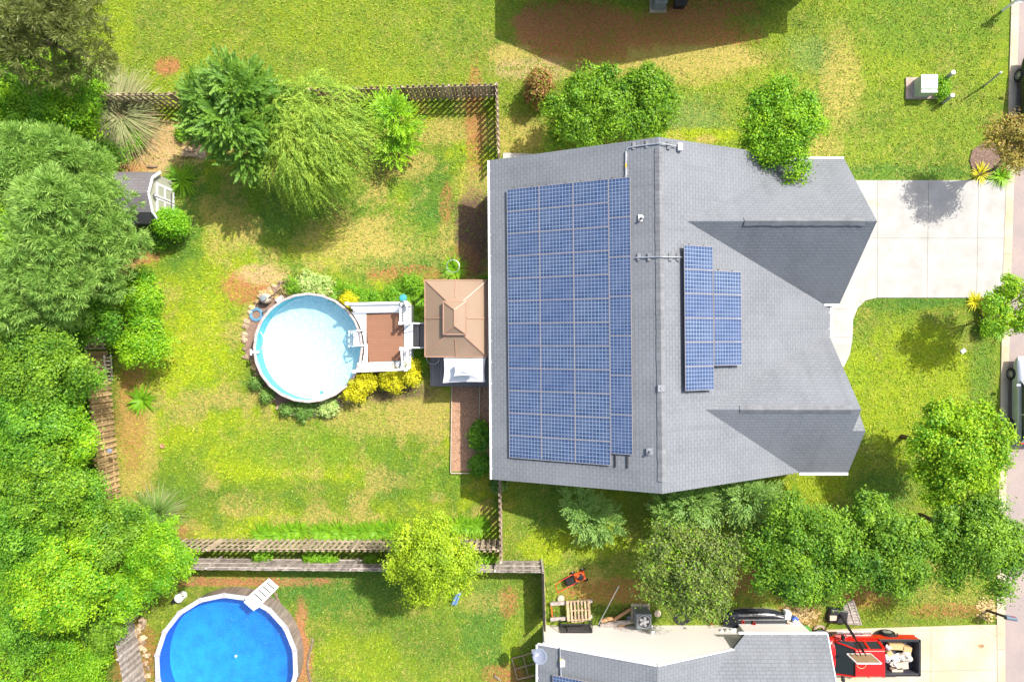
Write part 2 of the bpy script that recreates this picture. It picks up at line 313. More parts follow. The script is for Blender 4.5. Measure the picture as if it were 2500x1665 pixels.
def make_ground():
    xs = np.concatenate([[-500, -250, -120, -60, -40], np.arange(-30, 30.01, .16), [40, 60, 120, 250, 500]])
    ys = np.concatenate([[-500, -250, -120, -60, -35], np.arange(-21, 21.01, .16), [35, 60, 120, 250, 500]])
    X, Y = np.meshgrid(xs, ys); px = NX+X*F/H; py = NY-Y*F/H
    c = np.zeros(X.shape+(3,)); c[:] = C_['green']; cb = np.zeros_like(c); cb[:] = C_['tan']; wb = np.zeros(X.shape)
    def lay(w, k, a=1.):
        nonlocal c, cb, wb
        w = np.clip(w*a, 0, 1)
        if k in ('tan', 'soil', 'straw', 'mulch', 'chip'):
            wn = np.maximum(wb, w); f = (w/np.maximum(wn, 1e-6))[..., None]; cb = cb*(1-f*(w > .02)[..., None])+np.array(C_[k])*f*(w > .02)[..., None]; wb = wb*(1-w)+w
        else: c = c*(1-w[..., None])+np.array(C_[k])*w[..., None]; wb = wb*(1-.5*w)
    n1 = fbm(X, Y, .45, 3); n2 = fbm(X, Y, .9, 9); n3 = fbm(X, Y, 2.2, 15); n4 = fbm(X, Y, .22, 31)
    yard = sm(px, 270, 330)*sm(-px, -1230, -1200)*sm(py, 200, 240)*sm(-py, -1350, -1310)
    top = sm(-py, -230, -200)
    lay(n3, 'tan', .30+.5*(1-yard*.4)*sm(n2, .35, .7)); lay(sm(n2, .5, .62), 'dark', .4)
    lay(top*sm(n1, .38, .6), 'lush', .25)
    lay(yard*sm(n2+.25*n3, .55, .70), 'tan', .75); lay(yard*sm(n1, .5, .62), 'lush', .8); lay(yard*sm(n3, .55, .66), 'deep', .5)
    warp = (n2-.5)*2.2; 
    def el(x, y, rx, ry, k, a=1., soft=.35, rot=0.):
        dx = px-x; dy = py-y; ca, sa = math.cos(rot), math.sin(rot)
        d = np.sqrt(((dx*ca+dy*sa)/rx)**2+((-dx*sa+dy*ca)/ry)**2)+warp*.35+(n3-.5)*.7; lay(1-sm(d, 1-soft, 1+soft), k, a)
    for q in [(600, 1090, 330, 90, 'lush', .75), (480, 760, 110, 220, 'lush', .6), (760, 1080, 210, 60, 'deep', .5), (700, 1210, 200, 40, 'dark', .6), (1030, 1160, 130, 60, 'deep', .55),
              (450, 1160, 70, 60, 'deep', .5), (950, 1010, 170, 50, 'tan', .6), (1060, 1000, 60, 70, 'tan', .6), (330, 1080, 50, 180, 'tan', .8), (320, 1000, 35, 130, 'soil', .45), (400, 1300, 60, 30, 'soil', .6),
              (400, 350, 110, 50, 'straw', .95), (360, 390, 120, 40, 'straw', .8), (320, 430, 60, 30, 'soil', .5), (330, 600, 70, 40, 'chip', .95), (310, 560, 60, 30, 'soil', .9), (300, 700, 50, 50, 'straw', .5),
              (440, 520, 60, 130, 'deep', .8), (700, 480, 200, 90, 'deep', .6), (560, 560, 60, 60, 'tan', .6), (900, 600, 160, 60, 'tan', .65), (1010, 560, 80, 60, 'deep', .6), (1050, 470, 60, 80, 'deep', .6),
              (1080, 320, 110, 30, 'tan', .7), (990, 400, 60, 40, 'tan', .5), (1160, 290, 22, 150, 'soil', .6), (1090, 500, 14, 50, 'soil', .6), (1160, 560, 45, 110, 'mulch', .95), (1150, 450, 40, 40, 'tan', .4),
              (1130, 640, 45, 40, 'soil', .35), (1000, 640, 120, 25, 'deep', .7), (1000, 670, 90, 22, 'soil', .5), (960, 960, 90, 20, 'mulch', .6), (600, 700, 60, 40, 'soil', .75), (640, 670, 60, 25, 'straw', .7),
              (1400, 60, 130, 55, 'soil', .85), (1650, 80, 180, 60, 'soil', .75), (1320, 90, 60, 50, 'soil', .8), (1740, 20, 120, 30, 'soil', .6), (1500, 130, 170, 35, 'soil', .7),
              (1240, 130, 60, 25, 'tan', .9), (1300, 170, 110, 30, 'straw', .5), (1700, 140, 190, 28, 'tan', .9), (1620, 170, 200, 35, 'tan', .7), (1270, 330, 70, 50, 'tan', .7), (1650, 290, 120, 50, 'mint', .6), (1700, 330, 90, 18, 'lush', .9),
              (1720, 340, 30, 12, 'tan', .9), (1650, 345, 30, 30, 'tan', .5), (2050, 190, 50, 120, 'tan', .65), (2010, 360, 50, 30, 'tan', .6), (1980, 130, 60, 50, 'mint', .55), (2250, 60, 190, 70, 'deep', .35), (2200, 420, 250, 20, 'deep', .6),
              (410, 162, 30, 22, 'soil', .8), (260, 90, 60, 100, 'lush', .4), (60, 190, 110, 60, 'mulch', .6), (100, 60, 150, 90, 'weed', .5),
              (2180, 740, 90, 20, 'deep', .6), (2300, 735, 120, 12, 'deep', .7), (2090, 920, 60, 25, 'deep', .6), (2200, 960, 170, 130, 'lush', .55), (2260, 850, 120, 60, 'lush', .5), (2400, 950, 30, 150, 'deep', .5), (2000, 1190, 110, 40, 'lush', .6),
              (2150, 1190, 90, 40, 'deep', .6), (1450, 1310, 110, 50, 'lush', .6), (1330, 1330, 60, 50, 'lush', .7), (1500, 1440, 130, 30, 'soil', .65), (1430, 1400, 60, 20, 'tan', .5), (1350, 1240, 90, 60, 'deep', .5),
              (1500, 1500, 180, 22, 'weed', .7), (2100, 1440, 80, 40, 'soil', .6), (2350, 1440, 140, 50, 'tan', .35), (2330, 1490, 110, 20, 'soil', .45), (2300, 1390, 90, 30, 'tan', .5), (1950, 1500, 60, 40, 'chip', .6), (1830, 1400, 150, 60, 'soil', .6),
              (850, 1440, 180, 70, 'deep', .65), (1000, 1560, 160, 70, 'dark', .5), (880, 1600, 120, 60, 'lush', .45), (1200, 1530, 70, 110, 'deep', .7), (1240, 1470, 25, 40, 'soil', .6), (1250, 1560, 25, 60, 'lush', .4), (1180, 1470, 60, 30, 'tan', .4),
              (720, 1430, 70, 40, 'deep', .5), (560, 1420, 260, 12, 'chip', .8), (740, 1640, 24, 120, 'chip', .8), (735, 1530, 16, 70, 'chip', .8), (470, 1415, 80, 12, 'chip', .5), (1240, 1650, 60, 30, 'soil', .6),
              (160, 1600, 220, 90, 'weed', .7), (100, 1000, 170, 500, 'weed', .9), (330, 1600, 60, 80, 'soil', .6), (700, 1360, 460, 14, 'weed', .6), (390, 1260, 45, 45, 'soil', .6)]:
        el(*q)
    tint_ = (.88+.24*fbm(X, Y, .12, 44, 2))[..., None]; c *= tint_; cb *= tint_
    GR.update(xs=xs, ys=ys, c=c, cb=cb, wb=wb)
    me = bpy.data.meshes.new('lawn'); ny, nx = X.shape
    co = np.stack([X, Y, (n3-.5)*.03*(np.abs(X) < 30)], -1).reshape(-1, 3)
    idx = np.arange(nx*ny).reshape(ny, nx); q = np.stack([idx[:-1, :-1], idx[:-1, 1:], idx[1:, 1:], idx[1:, :-1]], -1).reshape(-1, 4)
    npmesh(me, co, q); a = me.attributes.new('cover', 'FLOAT_COLOR', 'POINT')
    a.data.foreach_set('color', np.concatenate([c.reshape(-1, 3), np.ones((nx*ny, 1))], 1).astype(np.float32).ravel())
    a = me.attributes.new('bare', 'FLOAT_COLOR', 'POINT'); a.data.foreach_set('color', np.concatenate([cb.reshape(-1, 3), np.ones((nx*ny, 1))], 1).astype(np.float32).ravel())
    a = me.attributes.new('barew', 'FLOAT', 'POINT'); a.data.foreach_set('value', wb.astype(np.float32).ravel())
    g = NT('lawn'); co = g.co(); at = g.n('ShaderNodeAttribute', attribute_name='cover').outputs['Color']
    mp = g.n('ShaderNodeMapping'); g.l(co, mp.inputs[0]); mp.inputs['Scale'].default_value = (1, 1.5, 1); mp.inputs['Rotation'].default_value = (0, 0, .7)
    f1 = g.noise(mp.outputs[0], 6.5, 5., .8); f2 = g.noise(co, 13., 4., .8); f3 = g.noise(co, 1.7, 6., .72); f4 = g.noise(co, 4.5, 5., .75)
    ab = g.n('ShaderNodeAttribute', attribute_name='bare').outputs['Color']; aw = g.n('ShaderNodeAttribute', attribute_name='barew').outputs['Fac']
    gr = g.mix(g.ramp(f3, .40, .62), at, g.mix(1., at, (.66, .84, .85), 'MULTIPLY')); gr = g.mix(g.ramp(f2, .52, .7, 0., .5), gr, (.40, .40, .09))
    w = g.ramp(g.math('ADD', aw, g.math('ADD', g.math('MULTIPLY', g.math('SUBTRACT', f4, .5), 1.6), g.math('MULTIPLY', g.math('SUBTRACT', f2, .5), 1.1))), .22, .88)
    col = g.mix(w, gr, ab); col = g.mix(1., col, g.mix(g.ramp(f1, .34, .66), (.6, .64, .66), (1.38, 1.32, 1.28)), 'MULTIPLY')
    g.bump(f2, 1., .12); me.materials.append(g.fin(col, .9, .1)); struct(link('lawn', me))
def npmesh(me, co, q, tint=None, smooth=False):
    n = len(q); k = q.shape[1]; me.vertices.add(len(co)); me.vertices.foreach_set('co', co.astype(np.float32).ravel())
    me.loops.add(n*k); me.loops.foreach_set('vertex_index', q.astype(np.int32).ravel())
    me.polygons.add(n); me.polygons.foreach_set('loop_start', np.arange(0, n*k, k, dtype=np.int32)); me.polygons.foreach_set('loop_total', np.full(n, k, dtype=np.int32))
    if tint is not None:
        a = me.attributes.new('tint', 'FLOAT', 'POINT'); a.data.foreach_set('value', tint.astype(np.float32))
    me.update(calc_edges=True)
make_ground()
def px2(pts, z): return [W(a, b)+Vector((0, 0, z)) for a, b in pts]
KL = [(2560, -5000), (2468, 0), (2456, 430), (2447, 665), (2438, 1150), (2432, 1480), (2434, 1700), (2520, 6000)]
KR = [(2580, -5000), (2487, 0), (2475, 410), (2467, 665), (2455, 1150), (2452, 1480), (2453, 1700), (2540, 6000)]
m = MB(); m.prism(px2(KR, 0)+px2([(2980, 6000), (2880, 1700), (2890, 0), (3000, -5000)], 0), -.1, .02); struct(m.build('road', M['asphalt']))
m = MB()
for i in range(len(KL)-1): m.prism(px2([KL[i], KR[i], KR[i+1], KL[i+1]], 0), -.1, .065, t=.5)
for y in (36, 445, 620, 800, 1040, 1170, 1448, 1583):
    x = np.interp(y, [p[1] for p in KL], [p[0] for p in KL]); m.mi = 1; m.box(W(x+9.5, y)+Vector((0, 0, .066)), (.4, .02, .006)); m.mi = 0
struct(m.build('kerb', [M['kerb'], M['joint']]))
drive = [(2040, 441), (2200, 441), (2455, 441), (2451, 560), (2447, 727), (2200, 727), (2140, 727), (2112, 734), (2093, 752), (2082, 780), (2080, 830), (2074, 865), (2060, 895), (1990, 900), (1990, 742), (2040, 742)]
m = MB(); m.prism(px2(drive, 0), -.1, .05, t=.5); m.mi = 1
for a, b in (((2141, 441), (2141, 727)), ((2266, 441), (2262, 727)), ((2388, 441), (2383, 727)), ((2060, 582), (2449, 582)), ((2030, 755), (2080, 755)), ((2035, 823), (2079, 823))):
    m.bar(W(*a)+Vector((0, 0, .051)), W(*b)+Vector((0, 0, .051)), .022, .006)
m.mi = 2; m.prism([W(2137, 498)+Vector((math.cos(t)*.45*(1+.1*math.sin(3*t)), math.sin(t)*.22, 0)) for t in np.linspace(0, 2*PI, 20)[:-1]], .045, .054)
struct(m.build('driveway', [M['concrete'], M['joint'], M['stain']]))
m = MB(); m.prism(px2([(1960, 1548), (2020, 1536), (2375, 1525), (2433, 1524), (2433, 1560), (2434, 1760), (2434, 1900), (1960, 1900)], 0), -.1, .045, t=.5); m.mi = 1
for a, b in (((2272, 1528), (2272, 1750)), ((2150, 1640), (2434, 1633)), ((2385, 1526), (2433, 1552))): m.bar(W(*a)+Vector((0, 0, .046)), W(*b)+Vector((0, 0, .046)), .022, .006)
m.mi = 2
m.prism([W(2394, 1576)+Vector((math.cos(t)*.16*(1+.3*math.sin(3*t)), math.sin(t)*.1, 0)) for t in np.linspace(0, 2*PI, 14)[:-1]], .04, .049)
struct(m.build('neighbour_driveway', [M['concrete2'], M['joint'], M['log']]))
m = MB(); m.prism(px2([(1228, 374), (1300, 376), (1300, 420), (1228, 420)], 0), -.1, .05); struct(m.build('path', M['concrete']))
# ------------------------------------------------------------------ houses
TH = .14
def wallpoly(mb, P, z1): mb.prism(P, 0, z1)
def gable_wall(mb, a, b, apex, th=.12):      # vertical pentagon from ground: a,b eave points, apex
    a, b, apex = map(Vector, (a, b, apex)); d = (b-a); d.z = 0; n = Vector((d.y, -d.x, 0)).normalized()*th
    P = [Vector((a.x, a.y, 0)), Vector((b.x, b.y, 0)), b, apex, a]; Q = [p+n for p in P]; k = 5
    mb.add(P+Q, [(0, 1, 2, 3, 4), (9, 8, 7, 6, 5)]+[(i, k+i, k+(i+1) % k, (i+1) % k) for i in range(k)])
def window(mb_parent, c, w, h, nrm, label=None):
    ang = math.atan2(nrm[1], nrm[0]); c = Vector(c); n = Vector((nrm[0], nrm[1], 0))
    f = MB(); f.box(c+n*.03, (.07, w+.16, h+.16), rz=ang); fo = f.build('window', M['white'], mb_parent)
    g_ = MB(); g_.box(c+n*.05, (.06, w, h), rz=ang); g_.build('pane', M['glass'], fo)
def gutter(par, a, b, n, brackets=True, w=.09):
    a, b = Vector(a), Vector(b); mb = MB(); mb.bar(a, b, w, .1, t=.5)
    k = int((b-a).length/1.1)
    for i in range(k+1):
        if brackets: p = a.lerp(b, (i+.5)/(k+1)); mb.box(p-Vector(n)*.09+Vector((0, 0, .06)), (.16 if abs(n[0]) > .5 else .03, .03 if abs(n[0]) > .5 else .16, .015))
    mb.build('gutter', M['white'], par)
def ridge(par, a, b, dip, w=.18):
    a, b = Vector(a), Vector(b); L = (b-a).length; d = (b-a).normalized(); s_ = Vector((-d.y, d.x, 0)); mb = MB(); up = Vector((0, 0, 1)); n = int(L/.2)
    for k in range(n):
        p, q = a+d*(L*k/n), a+d*(L*(k+1)/n+.03); z0, z1 = .03, .042; w_ = w+R.uniform(-.012, .012)
        A = [p+s_*w_-up*(dip*w_-z0), p+up*(z0+.02), p-s_*w_-up*(dip*w_-z0)]; B = [q+s_*w_-up*(dip*w_-z1), q+up*(z1+.02), q-s_*w_-up*(dip*w_-z1)]; dn = up*.07
        vs = A+B+[v-dn for v in A]+[v-dn for v in B]; mb.add(vs, [(0, 1, 4, 3), (1, 2, 5, 4), (3, 4, 5, 11, 10, 9), (0, 3, 9, 6), (2, 8, 11, 5), (0, 6, 7, 8, 2, 1)])
    mb.build('ridge_cap', M['ridge'], par)
house = thing('house', 'grey shingle roofed house with blue solar panels and two front gables', 'house', (7, 1, 0))
me_ = .455
ZE = lambda x: 6.48-me_*(x-6.43)
RN, RS = Vector((6.34, 8.81, 6.48)), Vector((6.50, -6.60, 6.48))
NWc, SWc = W(1195, 392, 3.), W(1201, 1170, 3.)
wp = MB(); wp.slab([RN, NWc, SWc, RS], TH)
gN, gT, gS = Vector((14.3, 8.83, 2.9)), Vector((7.70, 5.28, 5.9)), Vector((15.29, 1.82, 2.45))
hN, hT, hS = Vector((15.18, .15, 2.5)), Vector((8.65, -3.07, 5.47)), Vector((13.86, -6.33, 3.1))
wp.slab([RN, RS, hS, hT, hN, (15.7, .15, ZE(15.7)), (15.7, 1.82, ZE(15.7)), gS, gT, gN], TH)
gE = 16.1
wp.slab([gT, (gE, 5.28, 5.9), (gE, 8.83, 2.9), gN], TH); wp.slab([gT, gS, (gE, 1.82, 2.45), (gE, 5.28, 5.9)], TH)
wp.slab([hT, hN, (15.62, .15, 2.5), (15.62, -3.07, 5.47)], TH)
zs = lambda y: 5.47+.727*(y+3.07)
XB = 16.2
wp.slab([hT, (15.62, -3.07, 5.47), (15.62, -4.12, zs(-4.12)), (XB, -4.12, zs(-4.12)), (XB, -6.33, 3.1), hS], TH)
wp.slab([(15.0, -4.12, zs(-4.12)), (XB, -4.12, zs(-4.12)), (XB, -2.6, zs(-4.12)-.727*1.52), (15.0, -2.6, zs(-4.12)-.727*1.52)], TH)
roof = wp.build('roof', M['roof'], house)
for a, b, dip in ((RN+Vector((0.01, -.45, 0)), RS+Vector((-.01, .55, 0)), .46), (Vector((10.25, 5.28, 5.9)), Vector((gE-.55, 5.28, 5.9)), .85), (Vector((10.2, -3.07, 5.47)), Vector((15.2, -3.07, 5.47)), .8)):
    ridge(roof, a, b, dip)
for a, b in (((1525, 540), 4.9), ((1586, 1104), 5.9)):
    pass
def vent(px, py, pl, h=.32, r=.055):
    p = PP(px, py, pl); mb = MB(); mb.tube([p-Vector((0, 0, .1)), p+Vector((0, 0, h))], r, 10); mb.box(p+Vector((0, 0, .02)), (.3, .3, .05)); mb.build('vent_pipe', M['metal'], roof)
WPL = (6.48-.467*6.43, .467, 0.); EPL = (6.48+me_*6.43, -me_, 0.)
vent(1566, 533, WPL); vent(1586, 1102, WPL); vent(1614, 948, WPL, .1, .04)
gutter(house, NWc+Vector((-.05, 0, -.05)), SWc+Vector((-.05, 0, -.05)), (-1, 0, 0))
gutter(house, (14.3, 8.88, 2.84), (gE, 8.88, 2.84), (0, 1, 0)); gutter(house, (hS.x, -6.40, 3.05), (XB, -6.40, 3.05), (0, -1, 0), False, .13)
gutter(house, (15.76, .2, ZE(15.7)-.04), (15.76, 1.8, ZE(15.7)-.04), (1, 0, 0)); gutter(house, (15.35, 1.77, 2.4), (gE, 1.77, 2.4), (0, -1, 0))
wl = MB(); wl.prism([(-.55, 8.35), (-.45, -6.15), (13.5, -6.05), (15.6, -6.0), (15.6, -.2), (14.4, -.2), (14.4, 2.2), (15.8, 2.2), (15.8, 8.4), (6, 8.38)], 0, 2.3)
gable_wall(wl, (-.5, 8.36, 3.0), (13.2, 8.36, 3.1), (6.36, 8.36, 6.28)); gable_wall(wl, (13.2, -6.1, 3.1), (-.45, -6.15, 3.), (6.46, -6.15, 6.28))
gable_wall(wl, (15.8, 2.15, 2.5), (15.8, 8.42, 2.95), (15.8, 5.28, 5.6)); gable_wall(wl, (15.5, -6.0, 3.0), (15.5, -.1, 2.5), (15.5, -3.07, 5.2))
wall = wl.build('wall', M['siding'], house)
for c, n in (((2, 8.42, 1.6), (0, 1)), ((5, 8.42, 1.6), (0, 1)), ((10, 8.42, 1.6), (0, 1)), ((3, -6.22, 1.6), (0, -1)), ((8, -6.22, 1.6), (0, -1)), ((15.68, -3.1, 1.5), (1, 0)), ((-.62, -4, 1.6), (-1, 0)), ((-.62, 3, 1.6), (-1, 0))):
    window(house, c, 1.0, 1.3, n)
d = MB(); d.box((15.87, 5.28, 1.1), (.08, 4.9, 2.15)); [d.box((15.92, 5.28, z), (.02, 4.9, .03)) for z in (.55, 1.1, 1.65)]; d.build('garage_door', M['white'], house)
d = MB(); d.box((14.46, 1.0, 1.02), (.06, .92, 2.04)); do_ = d.build('door', M['redpl'], house); d = MB(); d.blob((14.52, 1.35, 1.), .04, 8, 6, 0); d.build('handle', M['metal'], do_)
d = MB(); d.box((-.6, .9, 1.05), (.08, 1.8, 2.1)); d.build('patio_door', M['glass'], house)
d = MB(); d.box((1250*0+15.75, .55, .5), (.05, .5, 1.)); d.build('downpipe', M['white'], house)
# conduits on the roof
def conduit(name, pts, pl, label, clamps, boxpt=None, r=.028):
    P = [PP(a, b, p_)+Vector((0, 0, .10)) for (a, b), p_ in zip(pts, pl)]
    t = thing(name, label, 'pipe', P[0]); mb = MB(); mb.tube(P, r, 8); mb.build('pipe', M['alu'], t)
    for (a, b), p_ in clamps:
        q = PP(a, b, p_); mb = MB(); mb.box(q+Vector((0, 0, .04)), (.16, .34, .05)); mb.build('foot', M['ridge'], t)
    for k in range(len(P)-1):
        q = P[k].lerp(P[k+1], .5)
        if (P[k+1]-P[k]).length > 1.2: mb = MB(); d_ = (P[k+1]-P[k]).normalized()*.09; mb.tube([q-d_, q+d_], r*1.35, 8); mb.build('coupling', plainy, t)
    if boxpt: q = PP(*boxpt); mb = MB(); mb.box(q+Vector((0, 0, .09)), (.2, .3, .18)); mb.build('junction_box', M['white'], t)
plainy = plain('yellow_band', (.6, .42, .03), .5)
conduit('roof_conduit', [(1527, 440), (1527, 372), (1532, 363), (1545, 360), (1607, 352), (1614, 352), (1650, 359)], [WPL]*5+[EPL]*2, 'silver metal conduit running over the ridge at the top end of the roof', [((1548, 357), WPL), ((1580, 353), WPL), ((1632, 356), EPL), ((1530, 385), WPL), ((1530, 420), WPL)], (1659, 361, EPL))
conduit('roof_conduit', [(1551, 630), (1603, 628), (1613, 628), (1666, 629)], [WPL]*2+[EPL]*2, 'short straight silver conduit joining the two solar arrays across the ridge', [((1560, 628), WPL), ((1585, 628), WPL), ((1636, 628), EPL), ((1655, 628), EPL)])
# ------------------------------------------------------------------ solar panels
ORD = 'first second third fourth fifth sixth seventh eighth ninth tenth eleventh twelfth'.split()
def panel(c, ux, uy, lx, ly, label, group):    # ux, uy: unit axes, c: corner
    n = ux.cross(uy); t = thing('solar_panel', label, 'solar panel', c, group)
    mb = MB(); fw = .013; th = .04; A = c; 
    def q(u0, v0, u1, v1, z0, z1):
        P = [A+ux*u+uy*v+n*z for z in (z0, z1) for u, v in ((u0, v0), (u1, v0), (u1, v1), (u0, v1))]
        mb.add(P, [(3,2,1,0),(4,5,6,7),(0,1,5,4),(1,2,6,5),(2,3,7,6),(3,0,4,7)], .5)
    q(0, 0, lx, fw, 0, th); q(0, ly-fw, lx, ly, 0, th); q(0, fw, fw, ly-fw, 0, th); q(lx-fw, fw, lx, ly-fw, 0, th)
    mb.build('frame', M['pframe'], t)
    mb = MB(); P = [A+ux*u+uy*v+n*.034 for u, v in ((fw, fw), (lx-fw, fw), (lx-fw, ly-fw), (fw, ly-fw))]; Q = [p-n*.02 for p in P]
    sx = round((lx-2*fw)/.1583)*.1583; sy = round((ly-2*fw)/.1583)*.1583
    mb.add(P+Q, [(0, 1, 2, 3), (7, 6, 5, 4)], R.random(), [[(0, 0), (sx, 0), (sx, sy), (0, sy)]]*2); mb.build('cells', M['cells'], t)
def roofaxes(slope, east, rot=.0078):
    s = 1 if not east else -1
    up = Vector((1, 0, slope*s)).normalized(); v = Vector((rot, -1, 0)); v = Vector((.0095, -1, 0)).normalized()
    return up, v
up, vd = roofaxes(.467, False); nW = up.cross(vd*-1).normalized()
lift = Vector((0, 0, .12))
PL, PW, GP, PWV, PLV = 1.655, .985, .012, 1.05, 1.73
c0 = PP(1238, 462, (WPL[0]+.14, WPL[1], 0))
cols = [c0+up*(i*(PL+GP)) for i in range(3)]
for ci in range(3):
    for ri in range(12):
        c = cols[ci]+vd*((ri+1)*(PWV+GP)-GP+.02)
        panel(c, up, -vd, PL, PWV, 'landscape solar panel, rear slope: %s column from eave, %s row from top' % (ORD[ci], ORD[ri]), 'solar panels on the rear roof slope')
c4 = cols[2]+up*(PL+GP)
for ri in range(7):
    c = c4+vd*((ri+1)*(PLV+GP)+.02)
    panel(c, up, -vd, PW, PLV, 'upright solar panel in the column beside the ridge, %s from top' % ORD[ri], 'solar panels on the rear roof slope')
upE, vE = roofaxes(me_, True)
e0 = PP(1669, 597, (EPL[0]+.25, EPL[1], 0)); e1 = PP(1741, 660, (EPL[0]+.25, EPL[1], 0))
for base, n_, nm in ((e0, 6, 'column nearer the ridge'), (e1, 4, 'column farther down the slope')):
    for ri in range(n_):
        panel(base+vE*((ri+1)*(1.05+GP)), upE, -vE, 1.585, 1.05, 'solar panel on front slope, %s, %s from top' % (nm, ORD[ri]), 'solar panels on the front roof slope')
# mounting rails under the arrays
def rails(c, ux, v, nrow, label, length, wid, rows):
    t = thing('mounting_rail', label, 'rail', c); mb = MB()
    for k in rows: a = c+ux*k-Vector((0, 0, .05)); mb.bar(a-v*.06, a+v*(length+.08), .05, .05)
    for k in rows:
        for j in range(int(length/1.5)+1): mb.box(c+ux*k+v*(j*1.5+.1)-Vector((0, 0, .09)), (.08, .1, .12))
    mb.build('rail', M['black'], t)
rails(cols[0], up, vd, 12, 'dark rails carrying the large rear solar array', 12*(PWV+GP), 5, (.35, 1.3, 2.0, 2.95, 3.7, 4.6, 5.2, 5.75))
rails(e0, upE, vE, 6, 'dark rails carrying the taller front solar column', 6*(1.045+GP), 1.4, (.3, 1.1)); rails(e1, upE, vE, 4, 'dark rails carrying the shorter front solar column', 4*(1.045+GP), 1.4, (.3, 1.1))
# neighbour house at the bottom
nb = thing('house', 'neighbouring house with white gable wall and grey shingle roof, cut by the bottom edge', 'house', (8, -17, 0))
nr = 4.57; nx_, ne = (1605-NX)*(H-nr)/F, 2.3
YR = -(1628-NY)*(H-nr)/F
wE = (1313-NX)*(H-ne)/F; wp = MB(); ms = (nr-ne)/(nx_-wE); Y2 = YR-14
YL = YR+.0
EX2 = (2020-NX)*(H-2.6)/F
yg = -(1548-NY)*(H-2.6)/F                   # north eave of the garage wing
mg = .475; gx0 = nx_+(nr-2.6)/ms
wp.slab([(nx_, YR, nr), (wE, YR, ne), (wE, Y2, ne), (nx_, Y2, nr)], TH)
# east slope; wing north slope meets it in a valley
gr_y = yg-(nr-.15-2.6)/mg
vt = Vector((nx_+.15/ms, gr_y, nr-.15)); vb = Vector((gx0-.0, yg, 2.6))
wp.slab([(nx_, YR, nr), (gx0, YR, 2.6), vb, vt, (nx_+.15/ms, Y2, nr-.15), (nx_, Y2, nr)], TH)
wp.slab([vb, (EX2, yg, 2.6), (EX2, gr_y, nr-.15), vt], TH); wp.slab([vt, (EX2, gr_y, nr-.15), (EX2, gr_y-5.2, 2.6), (vt.x, gr_y-5.2, 2.6)], TH)
nroof = wp.build('roof', M['roof'], nb)
ridge(nroof, (nx_, YR-1.6, nr), (nx_, Y2, nr), .46)
wl = MB(); YW = YR+.02
gable_wall(wl, (gx0+.3, YW-.1, 2.3), (wE+.35, YW-.1, 2.3), (nx_, YW-.1, nr-.12), .1)
wl.prism([(wE+.35, YW-.12), (wE+.35, Y2), (EX2-.3, Y2), (EX2-.3, yg-.4), (gx0+.4, yg-.4), (gx0+.4, YW-.12)], 0, 2.2)
wl.build('wall', M['siding'], nb)
fz = MB(); fz.bar((nx_, YW+.03, nr-.05), (wE, YW+.03, ne-.05), .04, .16); fz.bar((nx_, YW+.03, nr-.05), (gx0, YW+.03, 2.6-.05), .04, .16); fz.build('rake_board', M['white'], nb)
gutter(nb, (wE-.05, YR, ne-.05), (wE-.05, Y2, ne-.05), (-1, 0, 0)); gutter(nb, (gx0-.3, yg+.05, 2.55), (EX2, yg+.05, 2.55), (0, 1, 0)); 
fz = MB(); fz.bar((EX2+.02, yg, 2.52), (EX2+.02, gr_y, nr-.23), .04, .16); fz.build('rake_board', M['white'], nb)
d = MB(); d.tube([(wE+.25, YR+.06, ne-.1), (wE+.45, YW-.05, 2.2), (wE+.45, YW-.04, .1)], .04, 8); d.build('downpipe', M['white'], nb)
NWP = (ne-ms*wE, ms, 0)
conduit('roof_conduit', [(1367, 1578), (1369, 1640), (1371, 1700)], [NWP]*3, 'grey conduit up the roof of the house at the bottom', [((1377, 1618), NWP)], (1372, 1616, NWP), .035)
nb_c = PP(1350, 1646, (NWP[0]+.14, ms, 0)); un = Vector((1, 0, ms)).normalized(); vn = Vector((0, -1, 0))
for i in range(2): panel(nb_c+un*(i*(PL+GP))+vn*(PW), un, -vn, PL, PW, ('blue solar panel at the bottom edge nearer the eave' if i == 0 else 'blue solar panel at the bottom edge nearer the ridge'), 'solar panels on the neighbouring roof')
# house at the top, standing just above the picture, its shadow lies on the lawn
hb = thing('house', 'house just beyond the top edge whose gable shadow falls on the lawn', 'house', (8, 24, 0))
wp = MB(); y0 = 17.55; wp.slab([(6.9, y0, 6.5), (.75, y0, 3.), (.75, 33, 3.), (6.9, 33, 6.5)], TH); wp.slab([(6.9, y0, 6.5), (6.9, 33, 6.5), (15.1, 33, 3.), (15.1, y0, 3.)], TH)
wp.slab([(14.5, 17.77, 3.), (16.1, 17.77, 3.), (16.1, 18.8, 3.), (17.3, 19.8, 3.02), (17.3, 24, 3.02), (14.5, 24, 3.02)], TH)
wp.build('roof', M['roof'], hb); wl = MB(); wl.prism([(1.2, y0+.9), (15.2, y0+.9), (15.2, 32), (1.2, 32)], 0, 2.75); gable_wall(wl, (1.2, y0+.85, 2.9), (14.7, y0+.85, 2.95), (6.9, y0+.85, 6.3)); wl.build('wall', M['siding'], hb)
window(hb, (4, y0+.7, 1.6), 1, 1.3, (0, -1)); window(hb, (11, y0+.7, 1.6), 1, 1.3, (0, -1))
